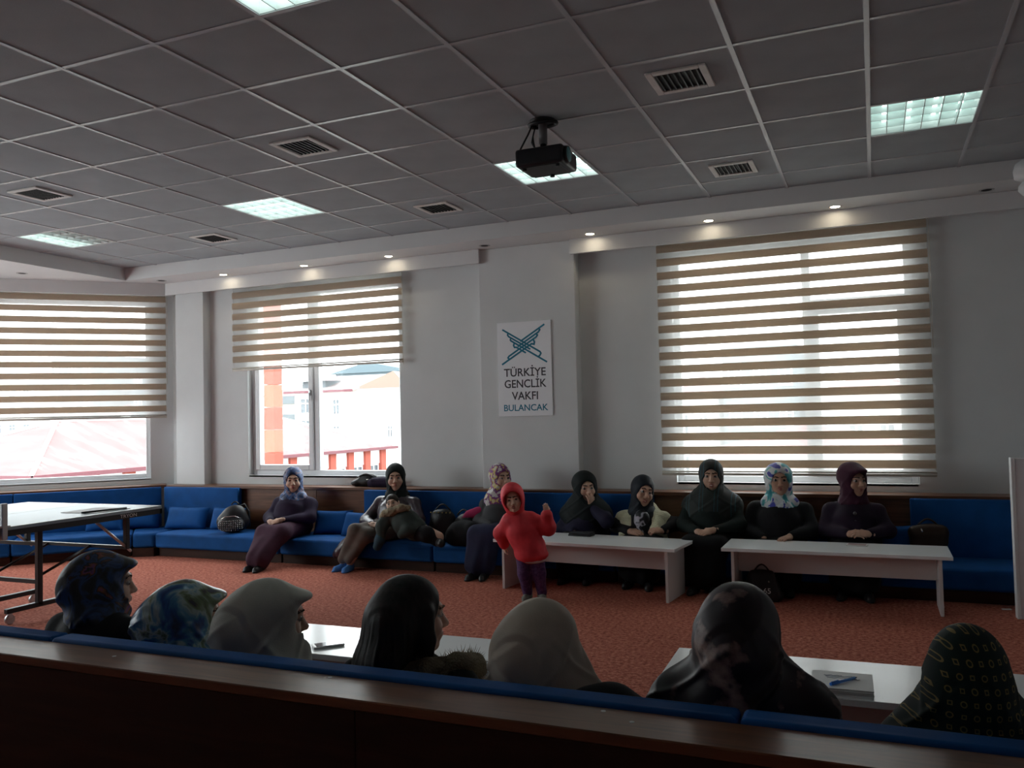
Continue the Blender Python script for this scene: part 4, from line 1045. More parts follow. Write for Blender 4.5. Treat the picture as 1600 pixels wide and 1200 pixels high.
def seated(label, loc, face, top, D):
    """a seated woman in her own frame (x to her right hand, y forward, z up from the floor)
       face: rz of the frame; top: height of the crown above the floor; D: details"""
    g = D.get
    s = g('s', .93); Hs = g('hs', 1.07)
    p = thing('person', label, 'person', loc, face)
    hc = np.array(g('head', (0., -.02, top-.115*Hs)), float); hR = rotm(*g('turn', (0, 0, 0)))
    seat = g('seat', SEAT_Z)
    neck = hc+V3(0, -.025, -.145*Hs)+np.array(g('nk', (0, 0, 0)), float)
    pel = np.array(g('pelvis', (0, -.02, seat+.105)), float)
    shw = g('shw', .155)*1.0
    shz = neck[2]-.035
    lean = np.array([neck[0], neck[1], shz])
    sR = lean+V3(shw, -.0, -.05)+np.array(g('shR', (0, 0, 0)), float); sL = lean+V3(-shw, -.0, -.05)+np.array(g('shL', (0, 0, 0)), float)
    chest = pel*.38+lean*.62+V3(0, .02, 0)
    wR = np.array(g('wR', (.07, .25, .42)), float); wL = np.array(g('wL', (-.07, .25, .42)), float)
    eR = np.array(g('eR', ((sR[0]*.6+wR[0]*.4)+.10, .06, (sR[2]+wR[2])/2-.06)), float); eL = np.array(g('eL', ((sL[0]*.6+wL[0]*.4)-.10, .06, (sL[2]+wL[2])/2-.06)), float)
    kR = np.array(g('kR', (.11, .36, .40)), float); kL = np.array(g('kL', (-.11, .36, .40)), float)
    fR = np.array(g('fR', (.08, .48, .05)), float); fL = np.array(g('fL', (-.08, .48, .05)), float)
    b = g('bulk', 1.0)
    # ---- body: one continuous figure under the clothes
    sk = g('skin', SK1)
    pieces = []
    S = Sdf(); add_head(S, hR, hc, Hs, g('smile', False), ears=False); S.cone(neck+V3(0, 0, .03), chest, .048, .07, .03)
    pieces.append(S.mesh(g('hvox', .0036)))
    S = Sdf()
    S.chain([neck, chest, pel], [.05, .105, .115], .05)
    for a, e, w in ((sR, eR, wR), (sL, eL, wL)): S.cone(chest+V3(0, 0, .04), a, .07, .050, .05); S.chain([a, e, w], [.048, .036, .024], .02)
    for side, k_, f_ in ((1, kR, fR), (-1, kL, fL)): S.chain([pel+V3(side*.07, 0, 0), k_, f_+V3(0, -.03, .03)], [.078, .054, .032], .04)
    pieces.append(S.mesh(.014))
    hs = g('hands', {})
    for side, w, e, nm_ in ((1, wR, eR, 'R'), (-1, wL, eL, 'L')):
        h = hs.get(nm_)
        if h is None: continue
        pieces.append(hand_piece(w, h['f'], h['u'], -side, h.get('c', .5), g('hand_s', .92), e, thumb=h.get('t', .6)))
    solid('body', pieces, [sk, M_EYE, M_IRIS, M_LIP, M_BROW, M_TEETH], p)
    # ---- coat / top
    S = Sdf()
    S.chain([lean+V3(0, 0, -.035), chest, pel+V3(0, 0, .02)], [.085*b, .135*b, .155*b], .07)
    S.ell(chest+V3(0, .06, -.03), (.125*b, .07*b, .10), .06); S.ell(pel+V3(0, .05, .06), (.15*b, .12*b, .12), .06)
    for a, e, w in ((sR, eR, wR), (sL, eL, wL)):
        S.cone(lean+V3(0, 0, -.035), a, .068, .056*b, .05)
        S.chain([a, e, w+(e-w)*.10], [.056*b, .050*b, .036], .035)
    S.disp = creases(g('crease', .0065), 5, int(loc[0]*100) % 97, 30.)
    co = solid(g('topname', 'coat'), [S.mesh(g('vox', .011))], [g('coat', M_BLACK)], p)
    # ---- skirt or trousers
    S = Sdf()
    if g('trousers'):
        for side, k_, f_ in ((1, kR, fR), (-1, kL, fL)): S.chain([pel+V3(side*.075, -.01, .0), k_, f_+V3(0, -.03, .06)], [.100, .066, .046], .035)
        S.ell(pel+V3(0, -.01, .0), (.155, .13, .09), .05)
        S.disp = creases(.003, 3, 5, 34.)
    else:
        hem = g('hem', .07)
        for side, k_, f_ in ((1, kR, fR), (-1, kL, fL)):
            S.chain([pel+V3(side*.08, 0, .0), k_+V3(0, 0, .01), f_+V3(0, -.05, hem)], [.108*b, .072, .080], .07)
        S.cone((kR+kL)/2, (fR+fL)/2+V3(0, -.06, hem), .070, .085, .07); S.cone(pel, (kR+kL)/2, .10, .07, .06)
        cx_ = (kR+kL)/2
        def fl(X, Y, Z, c=cx_): return .006*np.sin(55*X+9*Z)*np.clip((c[2]+.02-Z)/.15, 0, 1)*np.clip((Y-.15)/.1, 0, 1)+.002*np.sin(40*Y+30*Z)
        S.disp = fl
        S.cone((0, .2, -.55), (0, .5, -.55), .53, .53, .004, 's')      # hem is cut level, just above the carpet
    solid('trousers' if g('trousers') else 'skirt', [S.mesh(.012)], [g('skirt', g('coat', M_BLACK))], p)
    for side, f_ in ((1, fR), (-1, fL)):
        S = Sdf(); S.frame(rotm(-side*g('toe', .15)), f_)
        S.cone((0, -.045, -.012), (0, .065, -.022), .033, .030, .02); S.ell((0, .02, -.035), (.034, .10, .016), .01); S.cone((0, -.045, -.01), (0, -.05, .03), .034, .033, .02)
        solid('sock' if g('socks') else 'shoe', [S.mesh(.007)], [g('shoe', M_BLACK)], p)
    # ---- scarf
    if g('scarf') is not None:
        k = dict(g('sk', {})); fo = k.pop('fold', (.0035, 7, 10, 1.0))
        S = scarf_shape(hR, hc, Hs, (neck+V3(0, 0, .01), sL, sR, chest+V3(0, .10, .09)), **k)
        S.disp = fold(hc, *fo)
        solid('headscarf', [S.mesh(g('svox', .0065))], [g('scarf')], p)
    p['_n'] = 0; del p['_n']
    return p, dict(hc=hc, hR=hR, neck=neck, sR=sR, sL=sL, chest=chest, pel=pel, wR=wR, wL=wL, eR=eR, eL=eL, lean=lean, b=b)

# ------------------------------------------------------------------ cloths
def cl(name, c, **k):
    k.setdefault('var', .18); k.setdefault('scale', 10); k.setdefault('rough', .85); k.setdefault('spec', .2); k.setdefault('bump', .12); k.setdefault('bscale', 260)
    return mat(name, c, **k)
C_PURPLE = cl('dark_purple_coat', (.022, .014, .034)); C_MAROON = cl('maroon_skirt', (.055, .022, .040))
C_LEATHER = cl('purple_black_leather', (.040, .024, .034), rough=.32, spec=.5, bscale=60); C_GREYTR = cl('grey_trousers', (.115, .095, .082)); C_SOCK = cl('blue_sock', (.08, .22, .52))
C_GREYSW = cl('grey_sweater', (.050, .050, .054)); C_NAVY = cl('navy_dress', (.018, .020, .048)); C_BLACK = cl('black_cloth', (.010, .010, .012)); C_BLKG = cl('black_green_cloth', (.012, .018, .017))
C_DKPUR = cl('black_plum_coat', (.018, .010, .022)); C_INDIGO = cl('black_indigo_top', (.014, .013, .032))
S_BLUE = ramp_mat('scarf_blue_print', [(.34, (.006, .012, .045)), (.46, (.014, .040, .14)), (.54, (.04, .10, .24)), (.61, (.20, .15, .20)), (.68, (.008, .016, .06))], scale=17, detail=3, rough=.6)
S_FLORAL = ramp_mat('scarf_floral_print', [(.32, (.55, .52, .52)), (.43, (.50, .47, .46)), (.47, (.12, .02, .14)), (.55, (.20, .03, .17)), (.60, (.50, .40, .08)), (.68, (.52, .50, .50))], scale=15, detail=2, rough=.6)
S_TEAL = ramp_mat('scarf_white_blue_teal', [(.34, (.02, .24, .28)), (.43, (.10, .40, .42)), (.47, (.60, .62, .62)), (.55, (.55, .57, .62)), (.58, (.03, .05, .36)), (.68, (.07, .05, .30))], scale=9, detail=2, dist=.8, rough=.5)
S_BLK = cl('scarf_black', (.008, .012, .013), rough=.7); S_DKGREEN = ramp_mat('scarf_dark_green_stripe', [(.0, (.010, .014, .012)), (.80, (.012, .016, .014)), (.87, (.015, .075, .10)), (.95, (.012, .016, .015))], tex='wave', scale=2.6, stretch=(1, .2, 1), dist=1.0, detail=1, rough=.7)
S_DKBLUE = cl('scarf_black_blue', (.012, .016, .024), rough=.6); S_MAROON = cl('scarf_maroon', (.050, .012, .028), rough=.7)
S_PAT = ramp_mat('scarf_black_white_swirl', [(.44, (.012, .012, .016)), (.475, (.42, .40, .46)), (.52, (.42, .40, .46)), (.555, (.012, .012, .016))], scale=13, detail=1, rough=.6)
lap = lambda z, y=.24, dx=.055: dict(wR=(dx, y+.03, z+.03), wL=(-dx, y+.03, z+.045), hands={'R': dict(f=(-.85, .45, -.25), u=(.2, .55, .8), c=.75), 'L': dict(f=(.85, .50, -.20), u=(-.2, .5, .85), c=.75)})

# ---- women on the sofa along the windows (each in her own frame, facing the camera side)
P1, _ = seated('woman in blue printed headscarf and dark purple coat, hands folded', (-5.43, 6.98, 0), math.pi+.12, .912, dict(
    turn=(.50, -.04, 0), scarf=S_BLUE, sk=dict(drape='bib', wide=1.02), coat=C_PURPLE, skirt=C_MAROON, bulk=1.14, skin=SK1, shw=.18,
    kR=(.10, .36, .30), kL=(-.11, .38, .31), fR=(.06, .64, .045), fL=(-.03, .66, .045), shoe=M_BLACK, hem=.06, **lap(.385, .29)))
# leather jacket woman holding a child
P2, i2 = seated('woman in black headscarf and leather jacket, blue socks, holding a child', (-4.24, 6.99, 0), math.pi, .945, dict(
    turn=(.50, -.03, .03), scarf=S_BLK, sk=dict(drape='tucked', wide=1.0), coat=C_LEATHER, topname='leather_jacket', skirt=C_GREYTR, trousers=True, shoe=C_SOCK, socks=True, bulk=1.02, skin=SK1, crease=.006,
    kR=(.17, .42, .37), kL=(.08, .40, .33), fR=(.35, .40, .042), fL=(.255, .42, .042), shw=.185,
    wR=(.06, .30, .42), eR=(.27, .10, .42), wL=(-.20, .28, .38), eL=(-.29, .05, .44), hands={'R': dict(f=(-.9, .2, -.1), u=(0, .4, .9), c=.5)}))
# skirt of her long jacket, fanned out over the seat edge
S = Sdf(); S.chain([(.12, .05, .36), (.24, .24, .30), (.40, .34, .16)], [.10, .085, .055], .05); S.chain([(.24, .24, .30), (.34, .30, .22), (.47, .30, .12)], [.06, .05, .035], .04); S.disp = creases(.008, 4, 3, 42.)
solid('jacket_tail', [S.mesh(.010)], [C_LEATHER], P2)
S = Sdf(); 
for sx in (1, -1): S.ell((i2['lean'][0]+sx*.085, i2['lean'][1]+.07, i2['lean'][2]-.04), (.05, .022, .06), .01, R0=rotm(0, 0, sx*.5))
S.disp = creases(.003, 3, 8, 60.)
v_ = S.mesh(.006); solid('collar', [v_], [C_LEATHER], P2)
P3, _ = seated('woman in floral purple and yellow headscarf and grey sweater', (-3.14, 6.99, 0), math.pi+.05, .945, dict(
    turn=(.85, .03, 0), scarf=S_FLORAL, sk=dict(drape='full'), coat=C_GREYSW, topname='sweater', skirt=C_NAVY, skin=SK1, bulk=.98, kR=(.09, .34, .36), kL=(-.07, .36, .36), fR=(.10, .44, .045), fL=(0, .42, .045),
    wR=(.0, .22, .42), wL=(-.08, .24, .425), hands={'R': dict(f=(-.9, .35, -.1), u=(.1, .5, .8), c=.5), 'L': dict(f=(.3, .9, -.2), u=(0, .3, .9), c=.5)}))
hc4 = np.array([0, .03, .905-.136*1.07]); R4 = rotm(.62, -.10, .05)
w4 = hc4+R4 @ V3(-.012, .142, -.150)
P4, _ = seated('woman in black headscarf with one hand over her mouth', (-2.32, 6.99, 0), math.pi, .905, dict(
    head=hc4, turn=(.62, -.10, .05), scarf=S_BLK, sk=dict(drape='cape', wide=1.15), coat=C_INDIGO, skirt=C_BLACK, bulk=1.1, skin=SK1, kR=(.11, .26, .30), kL=(-.11, .26, .30), fR=(.09, .36, .045), fL=(-.10, .34, .045),
    wL=w4, eL=(-.24, .20, .50), wR=(.05, .2, .40), hands={'L': dict(f=(R4 @ V3(.10, .0, 1.)), u=(R4 @ V3(-.2, 1, .0)), c=.55, t=.2)}))
hc5 = np.array([.015, .05, .870-.130*1.07])
P5, i5 = seated('smiling woman in dark headscarf and cream fur vest', (-1.80, 6.99, 0), math.pi+.08, .868, dict(
    head=hc5, turn=(.55, -.05, -.22), smile=True, scarf=S_DKBLUE, sk=dict(drape='tucked'), coat=C_BLACK, topname='pullover', skirt=C_BLACK, bulk=1.0, skin=SK2, shw=.175, kR=(.11, .26, .30), kL=(-.11, .26, .30), fR=(.09, .38, .045), fL=(-.08, .42, .045),
    wR=(.10, .22, .425), wL=(-.17, .22, .435), eR=(.24, .08, .45), eL=(-.27, .06, .47), hands={'R': dict(f=(-.9, .3, -.1), u=(.1, .5, .8), c=.6), 'L': dict(f=(.9, .3, .05), u=(-.1, .5, .8), c=.9)}))
C_FUR = cl('cream_fleece', (.62, .60, .42), bump=.8, bscale=90, rough=.95, sheen=.3)
S = Sdf(); ln_ = i5['lean']; ch5 = i5['chest']
for sx in (1, -1):
    S.chain([ln_+V3(sx*.07, .02, -.01), ln_+V3(sx*.125, .085, -.10), ch5+V3(sx*.12, .115, -.06), ch5+V3(sx*.115, .12, -.15)], [.052, .060, .058, .048], .03)
    S.cone(ln_+V3(sx*.06, .0, -.015), i5['sR' if sx > 0 else 'sL']+V3(-sx*.008, .012, .010), .062, .072, .03)
    S.cone(ln_+V3(sx*.11, .06, -.07), ch5+V3(sx*.15, .08, -.12), .062, .055, .04)
    S.chain([ln_+V3(sx*.12, -.03, -.06), ch5+V3(sx*.14, .02, -.14)], [.06, .055], .04)
S.ell(ch5+V3(0, -.07, .02), (.14, .07, .17), .05)
S.disp = creases(.004, 5, 2, 110.)
solid('fur_vest', [S.mesh(.008)], [C_FUR], P5)
S = Sdf(); S.ell(ch5+V3(0, .125, .0), (.070, .032, .115), .02, R0=rotm(0, .12, 0)); S.cone(ln_+V3(0, .035, .0), ch5+V3(0, .105, .06), .062, .058, .03); S.disp = creases(.004, 3, 6, 50.)
solid('neck_scarf', [S.mesh(.007)], [S_PAT], P5)
P6, _ = seated('smiling woman in long dark green headscarf, between the two low tables', (-1.245, 6.97, 0), math.pi, .980, dict(
    turn=(.18, .0, .0), smile=True, scarf=S_DKGREEN, sk=dict(drape='cape', wide=1.06, hole=(.054, .088)), coat=C_BLKG, skirt=C_BLACK, bulk=1.1, skin=SK1, shw=.17, kR=(.11, .34, .34), kL=(-.09, .34, .34), fR=(.08, .44, .045), fL=(-.07, .43, .045), **lap(.42, .27)))
P7, _ = seated('woman in white, blue and teal headscarf and black coat', (-.722, 7.01, 0), math.pi, .950, dict(
    turn=(.22, .0, .0), scarf=S_TEAL, sk=dict(drape='bib', wide=1.18, hole=(.058, .090)), coat=C_BLACK, skirt=C_BLACK, bulk=1.16, skin=SK2, shw=.185, kR=(.11, .26, .30), kL=(-.11, .26, .30), fR=(.10, .36, .045), fL=(-.09, .36, .045),
    wR=(.10, .22, .40), wL=(-.10, .25, .425), hands={'L': dict(f=(.6, .8, -.1), u=(0, .1, 1), c=.4)}))
P8, _ = seated('woman in maroon headscarf and dark buttoned coat looking aside', (-.175, 7.01, 0), math.pi, .955, dict(
    turn=(.62, -.05, .0), scarf=S_MAROON, sk=dict(drape='tucked', wide=1.12, brim=.014, hole=(.053, .086)), coat=C_DKPUR, skirt=C_BLACK, bulk=1.08, skin=SK2, shw=.165, kR=(.11, .26, .30), kL=(-.11, .26, .30), fR=(.09, .36, .045), fL=(-.09, .36, .045),
    wR=(.03, .22, .455), wL=(-.10, .22, .46), eR=(.22, .06, .45), hands={'R': dict(f=(-.95, .25, .1), u=(.1, .6, .75), c=.6), 'L': dict(f=(.9, .35, .1), u=(-.1, .55, .8), c=.6)}))
M_BTN = mat('coat_button', (.05, .045, .05), .3, .5)
for z in (.60, .54): MB().lathe([(.0005, .004), (.010, .004), (.013, .001), (.013, -.004)], n=14).build('button', M_BTN, P8, (-.012, .150, z)).rotation_euler = (-math.pi/2, 0, 0)

# ---- child in the red hooded jacket, standing before the first low table
C_RED = cl('red_jacket', (.62, .045, .060), rough=.6, bump=.1, bscale=120); C_REDIN = cl('pink_hood_lining', (.42, .10, .10)); C_LEG = ramp_mat('purple_leggings', [(.4, (.055, .018, .085)), (.6, (.10, .04, .13))], scale=60, rough=.8); C_SHOE = cl('grey_shoes', (.22, .22, .20))
ck = thing('person', 'small child in red hooded jacket standing with one arm raised', 'person', (-2.415, 5.95, 0), math.pi+.36)
hcc = V3(.135, .03, .762); hRc = rotm(.02, -.03, .16)
S = Sdf(); add_head(S, hRc, hcc, .84, True, True, ears=True); pcs = [S.mesh(.0034)]
S = Sdf(); S.chain([hcc+V3(-.01, -.02, -.09), (.09, 0, .56), (.02, 0, .40)], [.035, .08, .085], .04)
arm_L = [V3(.0, .0, .605), V3(-.125, .03, .545), V3(-.115, .09, .665)]; arm_R = [V3(.165, .0, .60), V3(.235, -.05, .50), V3(.215, -.10, .40)]
for a in (arm_L, arm_R): S.cone((.08, 0, .60), a[0], .05, .04, .03); S.chain(a, [.036, .030, .020], .02)
legs = [[V3(.065, 0, .38), V3(.06, .015, .21), V3(.045, -.01, .06)], [V3(-.025, 0, .38), V3(-.045, .02, .21), V3(-.065, .0, .06)]]
for a in legs: S.chain(a, [.058, .040, .028], .03)
pcs.append(S.mesh(.010))
pcs.append(hand_piece(arm_L[2], (.1, .1, .9), (-.2, 1, .2), 1, .9, .58, arm_L[1])); pcs.append(hand_piece(arm_R[2], (0, -.3, -1), (.8, .4, 0), -1, .5, .58, arm_R[1]))
solid('body', pcs, [SK3, M_EYE, M_IRIS, M_LIP, M_BROW, M_TEETH], ck)
S = Sdf(); S.chain([(.105, .0, .60), (.075, .0, .52), (.02, .01, .40)], [.088, .108, .122], .06)
S.ell((.0, .01, .345), (.122, .118, .055), .04)
for a in (arm_L, arm_R): S.cone((.09, 0, .60), a[0], .06, .052, .04); S.chain([a[0], a[1], a[2]+(a[1]-a[2])*.15], [.056, .056, .044], .03)
S.disp = creases(.0035, 5, 31, 85.)
solid('red_jacket', [S.mesh(.008)], [C_RED], ck)
S = Sdf(); S.frame(hRc, hcc, .84); S.ell((0, -.010, .045), (.105, .118, .112), 0); S.ell((0, .0, -.03), (.095, .095, .095), .05); S.cone((0, -.02, -.09), (0, -.03, -.14), .075, .085, .04); S.ell((0, .070, .02), (.092, .055, .098), .03)
S.ell((0, .11, -.005), (.080, .10, .090), .012, 's'); S.ell((0, .06, -.010), (.072, .075, .084), .010, 's'); S.frame()
solid('hood', [S.mesh(.006)], [C_RED], ck)
S = Sdf(); S.chain(legs[0], [.070, .050, .038], .03); S.chain(legs[1], [.070, .050, .038], .03); S.disp = creases(.002, 3, 2, 60.)
solid('leggings', [S.mesh(.007)], [C_LEG], ck)
S = Sdf(); S.ell((-.005, .01, .308), (.100, .096, .030), .0)
solid('shirt_hem', [S.mesh(.007)], [cl('white_shirt', (.55, .52, .52))], ck)
for a, tw_ in ((legs[0], -.3), (legs[1], .1)):
    S = Sdf(); S.frame(rotm(tw_), a[2]); S.cone((0, -.015, -.03), (0, .06, -.038), .030, .026, .02); S.cone((0, -.012, -.03), (0, -.012, .015), .031, .032, .02); S.ell((0, .02, -.051), (.030, .075, .010), .006)
    solid('shoe', [S.mesh(.005)], [C_SHOE], ck)

# ---- small child lying in the lap of the woman in the leather jacket
C_OLIVE = cl('grey_green_parka', (.045, .056, .052), bump=.2); C_FURB = cl('beige_fur_trim', (.24, .20, .135), bump=1.0, bscale=120, rough=.95); C_DENIM = cl('teal_denim', (.03, .062, .085))
la = thing('person', 'small child in dark fur-trimmed parka lying in the leather jacket woman\'s lap', 'person', (-4.0, 6.85, 0), math.pi)
hca = V3(.075, .17, .610); hRa = rotm(.30, .12, .25)
S = Sdf(); add_head(S, hRa, hca, .74, False, True); pcs = [S.mesh(.0034)]
S = Sdf(); S.chain([hca+V3(-.01, -.02, -.06), (-.02, .17, .47), (-.14, .17, .39), (-.40, .19, .33)], [.04, .08, .085, .05], .04); pcs.append(S.mesh(.010))
solid('body', pcs, [SK3, M_EYE, M_IRIS, M_LIP, M_BROW, M_TEETH], la)
S = Sdf(); S.frame(hRa, hca, .74); S.ell((0, -.018, .040), (.080, .098, .090), 0); S.ell((0, .11, -.02), (.056, .09, .075), .01, 's'); S.frame()
solid('hair', [S.mesh(.006)], [cl('dark_brown_hair', (.020, .012, .008), rough=.5)], la)
S = Sdf(); S.chain([(.03, .17, .52), (-.06, .18, .45), (-.17, .18, .39)], [.085, .115, .105], .05)
S.chain([(.07, .22, .52), (.13, .28, .42), (.12, .31, .33)], [.055, .052, .042], .03); S.chain([(-.08, .24, .47), (-.16, .29, .40), (-.10, .32, .36)], [.05, .048, .04], .03)
S.disp = creases(.005, 4, 21, 50.)
solid('parka', [S.mesh(.009)], [C_OLIVE], la)
S = Sdf(); S.chain([(.150, .235, .505), (.10, .265, .535), (.03, .275, .555), (-.06, .255, .590), (-.115, .22, .585)], [.026, .034, .036, .034, .026], .02); S.disp = creases(.006, 5, 4, 150.)
solid('fur_trim', [S.mesh(.006)], [C_FURB], la)
S = Sdf(); S.chain([(-.15, .18, .37), (-.30, .23, .36), (-.40, .20, .295)], [.085, .065, .050], .04); S.disp = creases(.004, 3, 5, 50.)
solid('trousers', [S.mesh(.009)], [C_BLACK], la)
S = Sdf(); S.cone((-.41, .21, .29), (-.46, .25, .285), .040, .036, .02); solid('boot', [S.mesh(.007)], [M_BLACK], la)
S = Sdf(); S.chain([(.125, .30, .36), (.13, .315, .30), (.15, .32, .25)], [.044, .044, .040], .02); S.disp = creases(.003, 3, 5, 50.); solid('denim_leg', [S.mesh(.008)], [C_DENIM], la)

# ---- people on the near sofa, seen from behind
N1 = ramp_mat('scarf_black_multicolour', [(.36, (.012, .012, .014)), (.46, (.020, .022, .024)), (.54, (.03, .06, .17)), (.58, (.015, .015, .018)), (.63, (.20, .06, .03)), (.67, (.16, .05, .17)), (.72, (.02, .02, .02))], scale=10, detail=5, dist=1.0, rough=.6)
N2 = ramp_mat('scarf_blue_satin', [(.32, (.012, .018, .065)), (.42, (.022, .08, .26)), (.48, (.07, .22, .36)), (.53, (.36, .44, .44)), (.57, (.16, .22, .12)), (.61, (.06, .055, .055)), (.68, (.014, .03, .10))], scale=6.5, detail=4, dist=1.2, rough=.32, spec=.5)
N3 = cl('scarf_grey_sage', (.44, .44, .395), var=.06, rough=.7); N5 = cl('scarf_beige', (.45, .395, .33), var=.06, rough=.7)
N6 = ramp_mat('scarf_black_rose_satin', [(.40, (.010, .007, .010)), (.54, (.018, .010, .016)), (.57, (.14, .085, .080)), (.63, (.26, .18, .16)), (.68, (.03, .015, .02))], scale=7.5, detail=8, rough=.5, spec=.35, bump=.5)
def print_scarf():
    """dark green cloth with rows of small gold squares and rings"""
    mt, nt, b = nodes_of('scarf_green_gold_print')
    tc = nt.nodes.new('ShaderNodeTexCoord'); sep = nt.nodes.new('ShaderNodeSeparateXYZ'); nt.links.new(tc.outputs['Object'], sep.inputs[0])
    def math_(op, a, b_=None):
        n = nt.nodes.new('ShaderNodeMath'); n.operation = op
        for k, v in enumerate((a, b_)):
            if v is None: continue
            if isinstance(v, (int, float)): n.inputs[k].default_value = v
            else: nt.links.new(v, n.inputs[k])
        return n.outputs[0]
    u = math_('MULTIPLY', math_('ADD', sep.outputs['X'], math_('MULTIPLY', sep.outputs['Y'], .35)), 40.0); v = math_('MULTIPLY', sep.outputs['Z'], 35.0)
    fu = math_('SUBTRACT', math_('FRACT', u), .5); fv = math_('SUBTRACT', math_('FRACT', v), .5)
    par = math_('FRACT', math_('MULTIPLY', math_('ADD', math_('FLOOR', u), math_('FLOOR', v)), .5))           # 0 or .5: which motif
    r = math_('SQRT', math_('ADD', math_('MULTIPLY', fu, fu), math_('MULTIPLY', fv, fv))); q = math_('MAXIMUM', math_('ABSOLUTE', fu), math_('ABSOLUTE', fv))
    ring = math_('LESS_THAN', math_('ABSOLUTE', math_('SUBTRACT', r, .22)), .055); sq = math_('LESS_THAN', math_('ABSOLUTE', math_('SUBTRACT', q, .15)), .045)
    pick = math_('GREATER_THAN', par, .25)
    mk = math_('ADD', math_('MULTIPLY', ring, pick), math_('MULTIPLY', sq, math_('SUBTRACT', 1.0, pick)))
    mx = nt.nodes.new('ShaderNodeMix'); mx.data_type = 'RGBA'; mx.inputs['A'].default_value = (.008, .020, .017, 1); mx.inputs['B'].default_value = (.20, .15, .055, 1)
    nt.links.new(mk, mx.inputs['Factor']); nt.links.new(mx.outputs['Result'], b.inputs['Base Color']); b.inputs['Roughness'].default_value = .75; b.inputs['Specular IOR Level'].default_value = .2
    return mt
N7 = print_scarf()
near = dict(pelvis=(0, .02, SEAT_Z+.105), kR=(.11, .42, .36), kL=(-.11, .42, .36), fR=(.09, .60, .045), fL=(-.09, .60, .045), wR=(.08, .30, .42), wL=(-.08, .30, .42), svox=.0050, vox=.009, skirt=C_BLACK, nk=(0, 0, .035))
def nearby(label, X, top, Y=2.19, hy=.11, rz=0.0, **k):
    d = dict(near); d.update(k); hs = d.get('hs', .97); hx_ = d.pop('hx', 0.)
    d['head'] = (hx_, hy, top-.136*hs)
    return seated(label, (X, Y, 0), rz, top, d)
nearby('woman in dark multicoloured headscarf and black coat, profile view', -2.66, .935, turn=(-.70, -.04, 0), scarf=N1, sk=dict(bun=.8, drape='tucked', brim=.012, fold=(.004, 6, 8, .5)), coat=C_BLACK, shw=.165, hs=.98, bulk=1.1, nk=(0, .0, .055))
nearby('woman in shiny blue satin headscarf, face in profile', -2.245, .848, turn=(-.74, -.06, 0), scarf=N2, sk=dict(bun=1.5, drape='full', wide=1.05, brim=.018, fold=(.005, 7, 9, 2.0)), coat=cl('cream_blouse', (.30, .29, .20)), hs=1.0, shw=.12, bulk=.9)
nearby('woman in plain grey sage headscarf, face in profile', -1.885, .872, turn=(-.78, -.08, 0), scarf=N3, sk=dict(bun=1.4, drape='full', wide=1.08, brim=.02, fold=(.0045, 6, 8, .3)), coat=cl('pale_grey_coat', (.17, .165, .14)), hs=1.04, shw=.12, bulk=.9)
nearby('woman in plain beige headscarf seen from behind', -.905, .868, turn=(-.35, -.05, 0), scarf=N5, sk=dict(bun=1.0, drape='cape', wide=1.14, fold=(.0045, 6, 9, 4.0)), coat=cl('taupe_coat', (.12, .10, .08)), hs=1.03, shw=.12)
nearby('woman in dark rose-patterned satin headscarf seen from behind', -.345, .945, turn=(-.12, -.06, 0), scarf=N6, sk=dict(bun=.6, drape='cape', wide=1.10, fold=(.005, 7, 8, .9)), coat=cl('black_satin_coat', (.014, .012, .015), rough=.4, spec=.5), hs=1.02, shw=.17, bulk=1.05)
nearby('woman in dark green headscarf with small gold motifs, at picture edge', .183, .876, turn=(-.10, -.04, 0), scarf=N7, sk=dict(bun=.5, drape='cape', wide=1.02, fold=(.0035, 6, 8, 2.4)), coat=cl('black_green_coat', (.012, .016, .015)), hs=.95, shw=.145)
# the long-haired girl
F4, i4 = nearby('girl with long dark hair and fur-collared black coat, from behind', -1.345, .915, turn=(-.82, -.04, 0), scarf=None, coat=C_BLACK, hs=1.0, shw=.175, bulk=1.05)
M_HAIR = ramp_mat('long_dark_hair', [(.3, (.006, .005, .006)), (.6, (.016, .012, .012)), (.8, (.028, .020, .018))], tex='noise', scale=60, stretch=(1, 1, .05), detail=3, rough=.58, spec=.25, bump=.25)
S = Sdf(); S.frame(i4['hR'], i4['hc'], 1.0)
S.ell((0, -.014, .036), (.086, .108, .098), 0); S.ell((0, -.03, -.03), (.088, .088, .10), .04)
S.chain([(-.06, -.055, .0), (-.085, -.065, -.12), (-.09, -.075, -.26), (-.085, -.08, -.36)], [.055, .055, .045, .028], .05)
S.chain([(.05, -.07, .0), (.055, -.085, -.12), (.05, -.095, -.26), (.045, -.095, -.36)], [.06, .058, .045, .028], .05); S.chain([(0, -.09, .0), (-.01, -.11, -.14), (-.02, -.11, -.34)], [.05, .055, .03], .05)
S.chain([(.075, .03, .03), (.088, .035, -.05), (.085, .03, -.14), (.075, .0, -.24)], [.024, .020, .020, .018], .02); S.chain([(-.075, .02, .03), (-.09, .02, -.05), (-.09, .0, -.15)], [.026, .026, .026], .02)
S.ell((0, .115, -.015), (.058, .085, .092), .012, 's'); S.frame()
hcA = i4['hc']
def strands(X, Y, Z): 
    a = np.arctan2(X-hcA[0], Y-hcA[1]+1e-6); return .0010*(np.sin(61*a+3*np.sin(8*Z))+np.sin(37*a+1.7))*np.clip((hcA[2]+.06-Z)/.1, .1, 1)
S.disp = strands
solid('long_hair', [S.mesh(.005)], [M_HAIR], F4)
C_FURD = cl('brown_fur_collar', (.17, .14, .095), bump=.8, bscale=150, rough=.95)
nk = i4['neck']; fp = [nk+V3(*q) for q in ((-.16, .02, -.075), (-.10, -.045, -.055), (.0, -.07, -.045), (.10, -.045, -.035), (.165, .03, -.03), (.175, .10, -.045), (.13, .15, -.075))]
